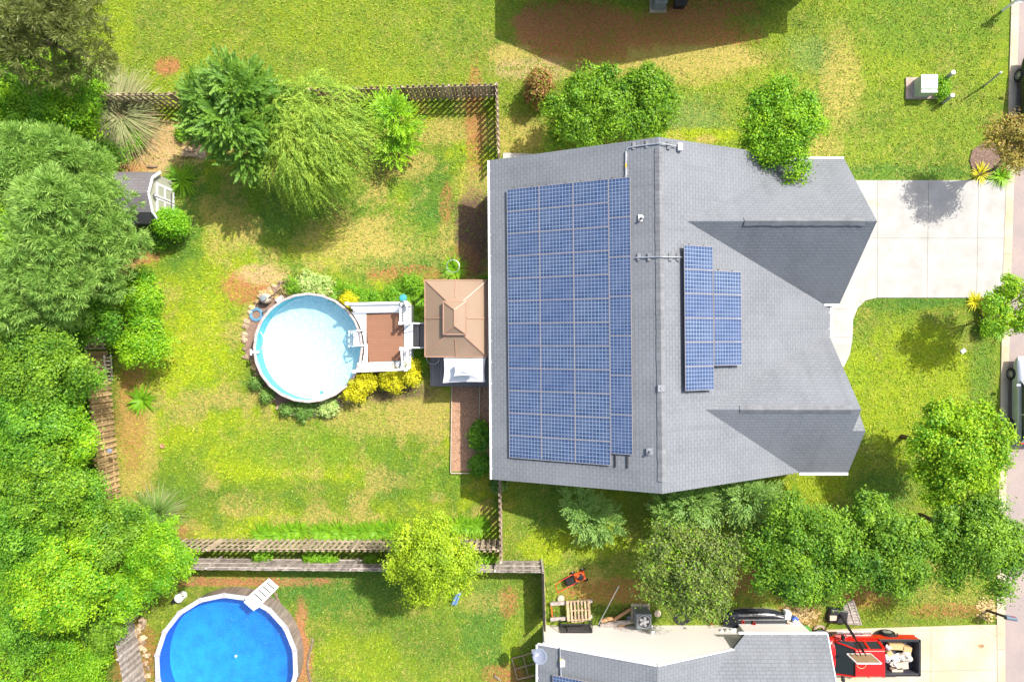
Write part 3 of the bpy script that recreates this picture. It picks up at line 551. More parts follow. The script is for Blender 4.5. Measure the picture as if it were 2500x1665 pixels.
#@@OBJECTS
# ------------------------------------------------------------------ fences
def fence(a, b, label, h=1.83, style='shadow', mat='wood', posts=2.4, mats=None):
    A, B = Vector((a.x, a.y, 0)), Vector((b.x, b.y, 0)); d = B-A; L = d.length; u = d.normalized(); n = Vector((-u.y, u.x, 0))
    t = thing('fence', label, 'fence', A); ang = math.atan2(u.y, u.x); mb = MB()
    sp, w = (.30, .15) if style == 'shadow' else (.15, .145)
    for side in ((1, -1) if style == 'shadow' else (1,)):
        x = .08+(0 if side == 1 else sp/2)
        while x < L:
            hh = h+R.uniform(-.04, .03); c = A+u*x+n*side*.055; sk = R.uniform(-.012, .012); rz = ang+R.uniform(-.05, .05)
            Mx = Matrix.Rotation(rz, 3, 'Z') @ Matrix.Rotation(sk, 3, 'Y'); mb.box(c+Vector((0, 0, hh/2+.03)), (w*R.uniform(.93, 1), .02, hh), M=Mx); x += sp
    mb.build('pickets', M[mat], t); 
    for z in (.35, 1.0, 1.62):
        mb = MB(); k = max(1, round(L/posts))
        for i in range(k): p, q = A+u*(L*i/k+.01), A+u*(L*(i+1)/k-.01); mb.bar(p+Vector((0, 0, z)), q+Vector((0, 0, z+R.uniform(-.02, .02))), .04, .085)
        mb.build('rail', M[mat], t)
    k = max(1, round(L/posts))
    for i in range(k+1): mb = MB(); mb.box(A+u*(L*i/k)-n*.0+Vector((0, 0, (h+.02)/2)), (.1, .09, h+.02), rz=ang); mb.build('post', M[mat], t)
    return t
fence(W(455, 260), W(215, 262), 'wooden shadowbox fence at the top left, half under grey ornamental grass')
fence(W(1212, 238), W(455, 258), 'long wooden shadowbox fence along the top of the yard, behind willow and cypresses')
fence(W(1214, 236), W(1219, 396), 'weathered picket fence from the top right yard corner down to the house', mats=None)
fence(W(296, 1235), W(262, 860), 'sunlit tan picket fence at the left yard edge beside the woods', mat='wood_y')
fence(W(262, 850), W(232, 520), 'shaded fence run behind the shed under the pine', mat='wood')
fence(W(1218, 1318), W(430, 1316), 'grey brown shadowbox fence along the bottom of the yard', mat='wood_t')
fence(W(1221, 1150), W(1225, 1345), 'fence joining house corner to the bottom yard fence', mat='wood')
fence(W(1322, 1366), W(430, 1358), 'solid silver grey board fence of the lower neighbour, behind the blue pool', style='solid', mat='wood_g')
fence(W(1322, 1368), W(1326, 1508), 'dark narrow fence running down to the neighbouring house wall', style='solid', mat='wood')
fence(W(310, 1440), W(362, 1700), 'solid silver grey board fence left of the blue pool', style='solid', mat='wood_g')
# leaning ladder-like trellis on the left fence
t = thing('wooden_ladder', 'pale wooden ladder leaning on the left fence under leaves', 'ladder', W(275, 925))
for s_ in (-.17, .17): mb = MB(); mb.bar(W(268, 930)+Vector((s_, 0, .1)), W(262, 868, 1.9)+Vector((s_, 0, 0)), .05, .07); mb.build('side_rail', M['wood_g'], t)
for i in range(7): p = W(268, 930, .1).lerp(W(262, 868, 1.9), (i+.5)/7); mb = MB(); mb.bar(p+Vector((-.17, 0, 0)), p+Vector((.17, 0, 0)), .035, .05); mb.build('rung', M['wood_g'], t)
# ------------------------------------------------------------------ vegetation generators
_p = W(752, 849, 1.3); POOL = (_p.x, _p.y, 133*(H-1.3)/F)
def unit(v): return v/np.maximum(np.linalg.norm(v, axis=-1, keepdims=True), 1e-9)
def rnd(n): return unit(NR.normal(size=(n, 3)))
def leafmesh(name, C, D, N, L, Wd, tint, mat, parent, bend=0.):
    n = len(C); D = unit(D); S_ = unit(np.cross(D, N)); L = np.broadcast_to(L, (n,))[:, None]; Wd = np.broadcast_to(Wd, (n,))[:, None]
    Nn = np.cross(S_, D)
    v = np.stack([C-D*L*.5, C+S_*Wd*.5+D*L*.05, C+D*L*.5-Nn*bend*L, C-S_*Wd*.5+D*L*.05], 1).reshape(-1, 3)
    me = bpy.data.meshes.new(name); npmesh(me, v, np.arange(n*4).reshape(n, 4), np.repeat(tint, 4)); me.materials.append(mat)
    return link(name, me, parent)
def lobepts(lobes, n, zmin=-.45, edge=.16, rough=.2):
    w = np.array([l[3]*l[4]*1. for l in lobes]); k = NR.choice(len(lobes), n, p=w/w.sum()); Lb = np.array(lobes)[k]
    d = rnd(n); d[:, 2] = NR.uniform(zmin, 1, n); s = np.sqrt(1-d[:, 2]**2); h = unit(d[:, :2]); d[:, :2] = h*s[:, None]
    ph = NR.uniform(0, 9, 3); f = 1+rough*(np.sin(d[:, 0]*5+ph[0]+k)+np.sin(d[:, 1]*6+ph[1]+k*2)+np.sin(d[:, 2]*7+ph[2]))/2
    r = np.clip(1-np.abs(NR.normal(0, edge, n)), .15, 1)*f
    return Lb[:, :3]+d*r[:, None]*Lb[:, 3:6], d
def rag(lobes, k=6, f=.5):
    lobes = [l[:2]+(l[2]+R.uniform(-1.3, .9),)+l[3:] for l in lobes]; out = list(lobes)
    for l in lobes:
        for _ in range(k): a = R.uniform(0, 2*PI); q = R.uniform(.75, 1.15); r_ = l[3]*R.uniform(.6, 1.1)*f; out.append((l[0]+math.cos(a)*l[3]*q, l[1]+math.sin(a)*l[4]*q, max(1., l[2]-R.uniform(-.3, 1.6)), r_, r_, r_*.7))
    return out
def limbs(t, base, lobes, r, mat='bark'):
    mb = MB(); base = Vector(base); top = sum((Vector(l[:3]) for l in lobes), Vector())/len(lobes)
    fork = base.lerp(Vector((top.x, top.y, top.z)), .45); mb.tube([base-Vector((0, 0, .1)), base.lerp(fork, .5)+Vector((.04, .03, 0)), fork], [r*1.25, r, r*.85], 8)
    for l in lobes[:20]:
        e = Vector(l[:3])+Vector((0, 0, l[5]*.35)); mid = fork.lerp(e, .5)+Vector((R.uniform(-.2, .2), R.uniform(-.2, .2), .15)); mb.tube([fork-Vector((0, 0, .1)), mid, e], [r*.65, r*.4, r*.12], 6)
    mb.build('trunk', M[mat], t, smooth=True)
def broad(name, label, cat, base, lobes, mat, n=500, per=14, cr=.32, L=.17, Wd=.11, r=.12, group=None, bark='bark', extra=None, zmin=-.45, edge=.16, rough=.2, lobet=.25):
    base = Vector(base); t = thing(name, label, cat, base, group); b = np.array(base)
    q_ = 4.2 if r > .05 else 2.5; n = int(n/q_*(.66 if r > .05 else 1.)); per = int(per*q_*(1.7 if r > .05 else 1.2)); cr = cr*1.35; L = L*(.74 if r > .05 else 1); Wd = Wd*(.76 if r > .05 else 1); per = int(per*(1.3 if r > .05 else 1))
    P, d = lobepts(lobes, n, zmin, edge*1.3, rough*1.2); ct = np.clip(.40+.26*NR.normal(size=n), 0, 1)
    of = rnd(n*per); of[:, 2] = np.abs(of[:, 2])*.9-.25; of *= np.abs(NR.normal(.85, .3, (n*per, 1))); cs = np.repeat(cr*NR.uniform(.6, 1.35, n), per)[:, None]
    C = np.repeat(P, per, 0)+of*cs*np.array([1, 1, .8]); dd = np.repeat(d, per, 0); m = len(C); C[:, 2] = np.maximum(C[:, 2], .08)
    kp = ~(((C[:, 0]-POOL[0])**2+(C[:, 1]-POOL[1])**2 < (POOL[2]+.05)**2) & (C[:, 2] < 1.4)); of, dd, C, cti = of[kp], dd[kp], C[kp], np.repeat(ct, per)[kp]; m = len(C)
    N = unit(of*.7+dd*.25+np.array([0, 0, .45])+rnd(m)*.6); D = unit(np.cross(N, rnd(m)))
    ti = np.clip(cti+NR.normal(size=m)*.22, 0, 1); lsc = NR.uniform(.65, 1.25, m)
    leafmesh('crown', C-b, D, N, L*lsc, Wd*lsc, ti, LM[mat], t)
    if extra:
        k = NR.choice(m, int(m*extra[1])); leafmesh('young_leaves', C[k]-b+rnd(len(k))*.06, rnd(len(k)), N[k], L*.9, Wd*.9, NR.random(len(k)), LM[extra[0]], t)
    if r: limbs(t, base, lobes, r, bark)
    return t
def lob(px, py, z, r, rz=None, ry=None): p = W(px, py, z); k = (H-z)/F; return (p.x, p.y, z, r*k, (ry or r)*k, rz or r*k*.75)
def multi(px, py, z, r, n=6, spread=.55, sub=.55, rz=None, zr=.5):
    k = (H-z)/F; c = W(px, py, z); R0 = r*k*.9; out = [(c.x, c.y, z, R0*.6, R0*.6, rz or R0*.5)]; n = int(n*1.9)
    for i in range(n):
        a = 2*PI*(i*.618034+R.random()*.12); q = R0*R.uniform(.38, .86); s_ = R0*R.uniform(.2, .36)*(1.15 if q < R0*.6 else .95)
        out.append((c.x+math.cos(a)*q, c.y+math.sin(a)*q, z-R.uniform(-.5, 1)*zr*(q/R0), s_, s_, (rz or s_)*.9))
    return out
def blades(name, C, n, L, Wd, mat, parent, lift=1., spread=.1, droop=.9, ang=None, tv=.25, seg=4):
    a = NR.uniform(0, 2*PI, n) if ang is None else NR.uniform(ang[0], ang[1], n); Ls = L*NR.uniform(.6, 1.1, n); el = NR.uniform(.3, 1.35, n)*lift
    el = np.clip(el, .1, 1.5); h = np.stack([np.cos(a), np.sin(a), 0*a], -1); base = np.asarray(C)[NR.integers(0, len(C), n)]+h*NR.uniform(0, spread, n)[:, None]
    side = np.stack([-np.sin(a), np.cos(a), 0*a], -1); vs = []
    for i in range(seg+1):
        s = i/seg; ho = Ls*(s*np.cos(el)+.35*droop*s*s); zz = Ls*(s*np.sin(el)-.55*droop*s*s*np.sin(el)*1.1); w = Wd*(1-s**2)*.5+.004
        p = base+h*ho[:, None]+np.array([0, 0, 1])*np.maximum(zz, -.0+.02)[:, None]; vs += [p-side*w, p+side*w]
    V = np.stack(vs, 1).reshape(-1, 3); k = 2*(seg+1); q = np.array([[2*i, 2*i+1, 2*i+3, 2*i+2] for i in range(seg)])
    Q = (np.arange(n)[:, None, None]*k+q[None]).reshape(-1, 4); me = bpy.data.meshes.new(name)
    npmesh(me, V, Q, np.repeat(np.clip(.5+tv*NR.normal(size=n), 0, 1), k)); me.materials.append(LM[mat]); return link(name, me, parent)
def clump(px, py, r, mat, label, name='grass_clump', cat='plant', n=110, Wd=.035, group=None, h=0., lift=1., droop=.9, extra=None):
    c = W(px, py, .25); c.z = h; k = H/F; t = thing(name, label, cat, c, group); Wd = Wd*(1.0 if px > 2000 else 1.5 if Wd > .035 else 1)
    blades('leaves', [(0, 0, 0)], n, r*k*1.15, Wd, mat, t, lift, r*k*.25, droop)
    if extra: blades('dry_leaves', [(0, 0, 0)], n//3, r*k*1.2, Wd, extra, t, lift*.7, r*k*.2, droop)
    return t
def bush(px, py, r, h, mat, label, cat='bush', name='bush', n=None, L=.10, Wd=.065, group=None, extra=None, rough=.2, ry=None, edge=.16, per=12, cr=.2):
    k = (H-h*.6)/F; c = W(px, py, h*.6); n = n or int(150*(r*k)**2*2.2)+40
    lobes = [(c.x, c.y, h*.5, r*k*.8, (ry or r)*k*.8, h*.5)]
    for i in range(5): a = i*1.257+R.random(); lobes.append((c.x+math.cos(a)*r*k*.42, c.y+math.sin(a)*(ry or r)*k*.42, h*.5, r*k*.5, (ry or r)*k*.5, h*.42))
    return broad(name, label, cat, (c.x, c.y, 0), lobes, mat, n, per, cr, L, Wd, .03, group, 'bark', extra, -.3, edge, rough)
def needles(name, label, cat, base, lobes, mat, n, per=16, L=.26, Wd=.03, r=.16, edge=.3, zmin=-.3, up=.35):
    base = Vector(base); t = thing(name, label, cat, base); b = np.array(base); q_ = n//11; lobes = rag([l[:3]+(l[3]*.7, l[4]*.7, l[5]) for l in lobes]); P, d = lobepts(lobes, q_, zmin, edge, .25); n = q_*11
    of = rnd(n); of[:, 2] = np.abs(of[:, 2])*.8-.1; P = np.repeat(P, 11, 0)+of*np.repeat(NR.uniform(.25, .6, q_), 11)[:, None]; d = np.repeat(d, 11, 0)
    td = unit(of*.9+d*.3+np.array([0, 0, up])+rnd(n)*.3); D = unit(np.repeat(td, per, 0)+rnd(n*per)*.85); C = np.repeat(P, per, 0)+D*L*.5
    N = rnd(n*per); ti = np.clip(np.repeat(np.clip(.45+.22*NR.normal(size=n), 0, 1), per)+NR.normal(size=n*per)*.15, 0, 1)
    leafmesh('crown', C-b, D, N, L*NR.uniform(.7, 1.2, n*per), Wd, ti, LM[mat], t); limbs(t, base, lobes, r, 'bark_l')
    return t
def sprays(name, label, cat, base, lobes, mat, n, per=9, L=.34, Wd=.09, r=.12, zmin=-.5, edge=.2, rough=.3, bark='bark'):
    base = Vector(base); t = thing(name, label, cat, base); b = np.array(base); P, d = lobepts(lobes, n, zmin, edge, rough)
    ax = unit(d*np.array([1, 1, .35])+rnd(n)*.35+np.array([0, 0, .15])); s = np.tile(np.linspace(0, 1, per), n)[:, None]; A = np.repeat(ax, per, 0)
    sd = unit(np.cross(A, np.array([0, 0, 1.])))*np.where(np.arange(n*per) % 2, 1, -1)[:, None]
    C = np.repeat(P, per, 0)+A*s*.5+sd*.09*(1.1-s); D = unit(A+sd*.75*(1.05-s)+rnd(n*per)*.2); N = unit(np.array([0, 0, 1.])+rnd(n*per)*.5)
    ti = np.clip(np.repeat(np.clip(.4+.2*NR.normal(size=n), 0, 1), per)+s[:, 0]*.25+NR.normal(size=n*per)*.1, 0, 1)
    leafmesh('crown', C-b, D, N, L*.75*(1.15-s[:, 0]*.5), Wd, ti, LM[mat], t); limbs(t, base, lobes, r, bark)
    return t
def willow(label, px, py, r, z):
    c = W(px, py, z); base = Vector((c.x*.985, c.y*.985, 0)); t = thing('willow_tree', label, 'tree', base); b = np.array(base)
    lobes = [lob(px-70, py-60, z, 75), lob(px+20, py-70, z+.3, 80), lob(px-10, py+20, z, 85), lob(px+50, py-5, z+.2, 75), lob(px-60, py+50, z-.5, 65), lob(px-10, py+80, z-.8, 62), lob(px+40, py+60, z-.6, 50), lob(px-40, py+5, z+.4, 70)]
    n = 1500; P, d = lobepts(lobes, n, .0, .12, .2); per = 26
    h = unit(np.concatenate([d[:, :2]*.8+NR.normal(size=(n, 2))*.25+np.array([.35, -.5]), np.zeros((n, 1))], 1)); Ls = NR.uniform(1.0, 2.0, n)
    s = np.tile(np.linspace(0, 1, per), n); hh = np.repeat(h, per, 0); LL = np.repeat(Ls, per)
    C = np.repeat(P, per, 0)+hh*(LL*s*.62)[:, None]; C[:, 2] += LL*(.15*s-.85*s**2); C[:, 2] = np.maximum(C[:, 2], .5); C += NR.normal(size=C.shape)*.035
    T = hh*.62; T[:, 2] = .15-1.7*s; T = unit(unit(T)+rnd(len(C))*.42); N = unit(np.array([0, 0, 1.])+rnd(len(C))*.6)
    ti = np.clip(np.repeat(np.clip(.5+.2*NR.normal(size=n), 0, 1), per)+NR.normal(size=len(C))*.15, 0, 1)
    leafmesh('crown', C-b, T, N, .17, .034, ti, LM['willow'], t); limbs(t, base, lobes, .16, 'bark_l'); return t
# ------------------------------------------------------------------ trees and shrubs
G0 = lambda px, py, z: (lambda p: (p.x, p.y, 0))(W(px, py, z))
willow('large pale green willow with drooping wind blown strands in the yard', 775, 350, 160, 4.2)
sprays('cypress_tree', 'big feathery dark cypress left of the willow', 'tree', G0(560, 300, 4), [lob(510, 240, 4.2, 62), lob(585, 215, 5., 58), lob(560, 290, 4.6, 72), lob(630, 300, 4.2, 62), lob(600, 370, 3.6, 58), lob(500, 300, 3.4, 50), lob(650, 240, 4, 50), lob(545, 180, 5.4, 34)], 'cypress', 1500, edge=.25)
sprays('cypress_tree', 'small feathery bright cypress right of the willow', 'tree', G0(962, 320, 1.6), [lob(962, 275, 2.6, 36), lob(935, 260, 2., 24), lob(985, 300, 1.8, 32), lob(955, 330, 1.6, 34), lob(960, 372, 1.2, 30), lob(990, 345, 1., 25)], 'limegreen', 420, per=8, L=.26, Wd=.07)
needles('pine_tree', 'tall grey green pine, uppermost of the pines over the shed', 'tree', G0(88, 445, 2), [lob(70, 370, 7.5, 62), lob(140, 420, 7, 62), lob(60, 450, 7, 66), lob(205, 425, 6, 40), lob(180, 400, 6.2, 44)], 'pine', 2600, L=.36, Wd=.032)
needles('pine_tree', 'broad grey green pine covering the left end of the shed', 'tree', G0(150, 560, 2), [lob(150, 500, 7.5, 80), lob(215, 475, 6.5, 50), lob(215, 560, 6.6, 72), lob(130, 590, 7, 76), lob(225, 610, 6., 34), lob(60, 540, 7, 60)], 'pine', 3400, L=.36, Wd=.032)
needles('pine_tree', 'pine at the left edge, lowest of the three pines', 'tree', G0(80, 680, 2), [lob(60, 660, 7.4, 72), lob(140, 680, 7, 66), lob(50, 740, 6.6, 52), lob(205, 660, 6.4, 48), lob(120, 740, 6.2, 42), lob(190, 720, 6, 36)], 'pine', 2600, L=.36, Wd=.032)
needles('cedar_tree', 'dark sparse olive cedar with bare twigs in the top left corner', 'tree', G0(60, 60, 2), [lob(30, 60, 8, 80), lob(120, 50, 8, 80), lob(190, 90, 7.6, 62), lob(90, 130, 7.2, 70), lob(220, 140, 6.8, 40), lob(20, 160, 7, 50), lob(160, 20, 8, 60), lob(150, 150, 7, 46)], 'scrag', 1500, per=11, L=.34, Wd=.04, edge=.5)
def wood(label, px, py, z, r, mat, n, L=.2, cat='tree', nm='broadleaf_tree', k=6, extra=None, edge=.16):
    return broad(nm, label, cat, G0(px, py, z*.3), multi(px, py, z, r, k, .62, .5, zr=.9), mat, int(n*R.uniform(.85, 1.15)), 15, .34, L*R.uniform(.7, .9), L*.5, .14, extra=extra, edge=.24, rough=.38)
wood('bright leafy tree above the pines near the ornamental grass', 140, 285, 4.4, 118, 'limegreen', 950, .19)
wood('bright leafy tree at the left edge below the cedar', 40, 250, 4.2, 82, 'limegreen', 560)
wood('low bright vine mass at the end of the top fence', 205, 215, 2.0, 52, 'limegreen', 330, .15, 'bush', 'vine_thicket')
wood('dark vine thicket beside the ornamental grass, above the shed', 235, 385, 1.6, 62, 'broad', 380, .16, 'bush', 'vine_thicket')
wood('bright many stemmed bush at the yard edge right of the pines', 335, 725, 2.6, 66, 'limegreen', 520, .19, 'bush', 'large_bush')
wood('lush bush hanging over the top of the left fence', 340, 830, 2.4, 72, 'limegreen', 560, .19, 'bush', 'large_bush')
wood('leafy tree between pines and left fence', 215, 780, 3.4, 80, 'broad', 640)
wood('large bright tree in the woods level with the pool', 95, 880, 6, 118, 'oak', 1050)
wood('leafy tree crowding the left fence with small shoots', 165, 925, 4.5, 72, 'broad', 620, extra=('redoak', .1))
wood('broad green tree in the middle of the left woods', 70, 1040, 6, 120, 'broad', 900)
wood('green tree overhanging the sunlit fence at mid height', 160, 1080, 4.5, 74, 'limegreen', 700)
wood('spreading tree in the woods beside the lower left fence', 100, 1180, 6, 112, 'oak', 950, extra=('limegreen', .3))
wood('tree touching the lower end of the left fence', 205, 1225, 4.2, 66, 'broad', 640)
wood('shaded dark tree at the left edge near the bottom', 60, 1320, 5, 100, 'broad', 800)
wood('yellow green tree in the lower left woods', 185, 1440, 6, 135, 'yellowgreen', 1200) if 0 else wood('lime green tree in the lower left woods', 150, 1440, 6, 130, 'limegreen', 1200, extra=('yellowgreen', .3))
wood('green tree behind the corner of the bottom fence', 270, 1310, 4.6, 92, 'oak', 720)
wood('bright tree reaching over the blue pool pump', 380, 1365, 4.4, 92, 'limegreen', 800)
wood('bright tree next to the boards left of the blue pool', 300, 1450, 4., 72, 'limegreen', 560)
wood('low dark thicket in the bottom left corner', 60, 1560, 2., 80, 'broad', 460, .17, 'bush', 'thicket')
wood('bright creeping bush at the bottom edge beside grey boards', 200, 1610, 1.2, 95, 'limegreen', 620, .15, 'bush', 'thicket')
wood('vine tangle on the lower left fence end', 330, 1290, 2.0, 45, 'limegreen', 260, .15, 'bush', 'vine_thicket')
wood('olive green tree at the left edge of the woods, below the pines', 20, 830, 5, 85, 'oak', 650)
wood('green tree at the left edge level with the spiky grass clump', 20, 1240, 5, 85, 'broad', 650)
wood('small bright tree filling the woods behind the left fence', 130, 1010, 4, 70, 'limegreen', 480)
wood('dark tree in the bottom left corner above the thicket', 70, 1480, 4.5, 95, 'broad', 760)
wood('bushy green tree left of the grey boards', 250, 1530, 2.6, 60, 'oak', 420)
def undergrowth(n):
    X = NR.uniform(-30, -21.2, n); Y = NR.uniform(-19.5, 15, n); px = NX+X*F/H; py = NY-Y*F/H; lim = np.where(py < 620, 215, np.where(py < 860, 330, np.where(py < 1240, 245, np.where(py < 1440, 400, 290)))); k = (px < lim) & ~((py > 415) & (py < 560) & (px > 120))
    X, Y = X[k], Y[k]; m = len(X); hh = .12+.55*np.array([vnoise(X, Y, 1.1, 5)])[0]; C = np.stack([X, Y, hh*NR.uniform(.5, 1, m)], -1); N = unit(np.array([0, 0, .8])+rnd(m)*.8); D = unit(np.cross(N, rnd(m)))
    o_ = leafmesh('undergrowth', C, D, N, NR.uniform(.10, .22, m), .09, np.clip(.45+.28*NR.normal(size=m), 0, 1), LM['limegreen'], None); o_['kind'] = 'stuff'
undergrowth(60000)
broad('yellow_green_tree', 'round yellow green tree over the two bottom fences', 'tree', G0(1055, 1370, 4.6), multi(1055, 1378, 4.4, 124, 9, .55, .5, zr=.5)+[lob(1055, 1370, 5.4, 60)], 'yellowgreen', 1500, 15, .3, .15, .1, .14, rough=.12)
T = 'street and garden trees'
broad('young_tree', 'bright yellow green tree on the front lawn near the parked car', 'tree', G0(2320, 1095, 4), multi(2330, 1100, 4.2, 150, 9, .62, .42, zr=.6), 'yellowgreen' if 0 else 'limegreen', 1250, 14, .33, .17, .11, .11, extra=('yellowgreen', .8), rough=.3)
broad('oak_tree', 'dark green tree beside the road, rightmost in the bottom row', 'tree', G0(2370, 1310, 4), multi(2380, 1320, 4.4, 142, 9, .6, .5), 'oak', 1500, 14, .33, .17, .11, .12, rough=.28)
broad('oak_tree', 'green tree in the bottom row above the lattice rack', 'tree', G0(2170, 1330, 4), multi(2170, 1345, 4.4, 142, 9, .62, .46), 'oak', 1250, 14, .33, .17, .11, .12, rough=.3)
broad('oak_tree', 'green tree in the bottom row above the upturned boat', 'tree', G0(1950, 1345, 4), multi(1955, 1355, 4.4, 158, 10, .6, .48), 'oak', 1600, 14, .33, .17, .11, .12, rough=.28, extra=('limegreen', .1))
broad('flowering_tree', 'reddish green tree with pale buds, leftmost in the bottom row', 'tree', G0(1690, 1390, 4), multi(1690, 1390, 4.3, 138, 9, .62, .46), 'redoak', 1500, 13, .33, .16, .1, .12, extra=('limegreen', .3), rough=.28)
broad('garden_tree', 'bright green tree touching the front roof at the top', 'tree', G0(1905, 310, 3.6), multi(1903, 300, 4.3, 115, 8, .6, .5)+[lob(1940, 395, 4.2, 40), lob(1870, 370, 4., 40)], 'limegreen', 1250, 14, .3, .16, .1, .11, extra=('oak', .35), rough=.25)
broad('garden_tree', 'wide bushy tree against the rear top roof edge, larger of the pair', 'tree', G0(1440, 280, 2.6), multi(1448, 268, 3., 108, 9, .6, .5)+[lob(1380, 320, 1.8, 38), lob(1470, 200, 3, 36)], 'oak', 1150, 14, .3, .16, .1, .1, extra=('limegreen', .5), rough=.25)
broad('garden_tree', 'narrower bushy tree behind the roof ridge, right of the wide one', 'tree', G0(1570, 260, 2.6), multi(1572, 265, 3., 98, 8, .6, .5)+[lob(1585, 205, 3.2, 40)], 'oak', 850, 14, .3, .16, .1, .1, extra=('limegreen', .5), rough=.25)
bush(1315, 212, 33, 1.9, 'russet', 'small reddish bronze shrub alone on the lawn near the fence corner', name='shrub', ry=42, n=420, L=.14, Wd=.09, extra=('oak', .35))
sprays('young_conifer', 'small blue green conifer in the shade below the roof', 'tree', G0(1435, 1255, 1.8), [lob(1410, 1222, 2.3, 30), lob(1435, 1255, 2., 42), lob(1470, 1275, 1.5, 36), lob(1440, 1290, 1.1, 30)], 'greyleaf', 360, per=8, L=.24, Wd=.08)
sprays('conifer', 'grey green conifer close under the lower roof edge, left of two', 'tree', G0(1680, 1235, 2.4), [lob(1640, 1250, 2.4, 40), lob(1690, 1225, 2.8, 42), lob(1725, 1235, 2.4, 36), lob(1640, 1225, 2, 30)], 'greyleaf', 480, per=8, L=.26, Wd=.08)
sprays('conifer', 'grey green conifer close under the lower roof edge, right of two', 'tree', G0(1840, 1230, 2.6), [lob(1820, 1215, 3., 46), lob(1865, 1230, 2.4, 40), lob(1830, 1265, 2., 36), lob(1790, 1200, 2.2, 30)], 'greyleaf', 520, per=8, L=.26, Wd=.08)
broad('street_tree', 'thin bronze tinged tree by the top corner of the driveway', 'tree', W(2428, 415), multi(2482, 350, 3.6, 80, 7, .6, .45), 'bronze', 420, 12, .28, .15, .08, .07, bark='bark_l', rough=.3, extra=('russet', .5))
broad('street_tree', 'yellow green tree by the lower corner of the driveway', 'tree', W(2420, 765), multi(2474, 750, 3.4, 84, 7, .6, .48), 'limegreen', 330, 12, .28, .16, .1, .07, bark='bark_l', rough=.3, extra=('yellowgreen', .6))
bush(415, 545, 42, 2.1, 'topiary', 'smooth bright green rounded bush at the shed corner', n=420, L=.09, Wd=.07, rough=.05, edge=.05, ry=36)
bush(355, 575, 26, 1., 'greyleaf', 'pale grey leaved shrub below the shed', name='shrub', rough=.3)
bush(385, 585, 26, .7, 'broad', 'dark low shrub in the shade of the rounded bush', name='shrub')
bush(445, 1060*0+290, 1, .3, 'limegreen', 'tiny', n=1) if 0 else None
for a in ((868, 948, 38, 1.6, 'golden yellow bush at the lower right rim of the pool'), (893, 934, 26, 1.4, 'smaller golden yellow bush touching the deck corner'), (958, 924, 36, 1.5, 'golden yellow bush below the deck, left half of the long clump'), (996, 908, 36, 1.6, 'golden yellow bush at the lower right corner of the deck'), (850, 736, 22, .9, 'small golden bush above the deck at the pool edge')):
    bush(a[0], a[1], a[2], a[3], 'gold', a[4], n=260, L=.09, Wd=.065, cr=.16, rough=.15)
for a in ((745, 695, 34, 'cream edged hosta clump at the top of the pool'), (785, 700, 26, 'second cream edged hosta, nearer the deck'), (740, 998, 26, 'dark hosta clump at the lower pool rim'), (800, 990, 26, 'pale hosta clump at the lower pool rim')):
    bush(a[0], a[1], a[2], .6, 'hosta' if 'dark' not in a[3] else 'greyleaf', a[3], 'plant', 'hosta', n=110, L=.2, Wd=.07)
for i, a in enumerate(((828, 712, 26, 'daylily clump right of the hostas above the pool'), (865, 722, 26, 'daylily clump above the yellow bush at the deck'), (895, 728, 22, 'small daylily clump above the white deck edge'), (985, 715, 30, 'bushy lily clump above the deck corner'), (1010, 700, 30, 'lily clump touching the gazebo corner'),
        (1030, 725, 24, 'lily clump left of the gazebo roof'), (1020, 765, 26, 'dark lily clump between deck and gazebo, upper'), (1030, 780, 20, 'dark lily clump just above the deck steps'), (1015, 880, 28, 'dark lily clump below the deck steps'), (440, 437, 36, 'dense dark daylily clump beside the shed door'), (420, 445, 20, 'bright daylily tuft between clump and shed door'),
        (342, 978, 30, 'daylily clump standing alone beside the left fence'), (1190, 690, 20, 'small dark plant under the rear eave'), (1105, 655, 26, 'yellow green palm like plant in a wire hoop'), (2448, 428, 26, 'bright green tuft at the upper driveway corner'), (2400, 422, 20, 'yellow tuft left of the bright green tuft'),
        (2386, 736, 20, 'yellow tuft at the lower driveway corner'), (2445, 808, 20, 'striped tuft beside the kerb below the street tree'), (2443, 330, 22, 'gold edged tuft beneath the bronze street tree'))):
    mt = 'gold' if a[0] in (2400, 2386, 2443) else ('limegreen' if a[0] in (2448, 1105) else 'lily'); clump(a[0], a[1], a[2], mt, a[3], 'daylily' if a[0] < 2000 else 'ornamental_tuft', n=120 if a[2] > 24 else 80, Wd=.05)
bush(2422, 748, 24, .8, 'yellowgreen', 'yellow leaved shrub in the bed at the lower driveway corner', name='shrub'); bush(2418, 798, 26, .7, 'limegreen', 'green shrub at the bottom of the bed beside the kerb', name='shrub')
bush(2262*0+2303, 213, 19, .6, 'limegreen', 'small green shrub right of the utility box', name='shrub', ry=28)
clump(300, 285, 78, 'pampas', 'huge grey green ornamental grass with long arching blades at the upper left', 'ornamental_grass', n=900, Wd=.03, h=.3, lift=.9, extra='dry'); clump(245, 245, 62, 'pampas', 'greyer ornamental grass lying over the top left fence', 'ornamental_grass', n=600, Wd=.028, h=.5, lift=.7, extra='dry')
clump(380, 1255, 50, 'greyleaf', 'spiky grey green grass clump on bare soil, lower left yard corner', 'ornamental_grass', n=800, Wd=.028, extra='pampas')
bush(325, 330, 36, .8, 'limegreen', 'low green vine around the foot of the ornamental grass', name='shrub'); bush(442, 325, 14, .5, 'limegreen', 'tiny green plant on the straw coloured soil', name='shrub')
bush(1145, 1060, 26, 1., 'broad', 'leafy dark plant under the rear eave beside the mulch bed', name='shrub', L=.2, Wd=.13, ry=40) if 0 else bush(1172, 1065, 24, 1., 'broad', 'leafy dark plant under the rear eave beside the mulch bed', name='shrub', L=.2, Wd=.13, ry=36)
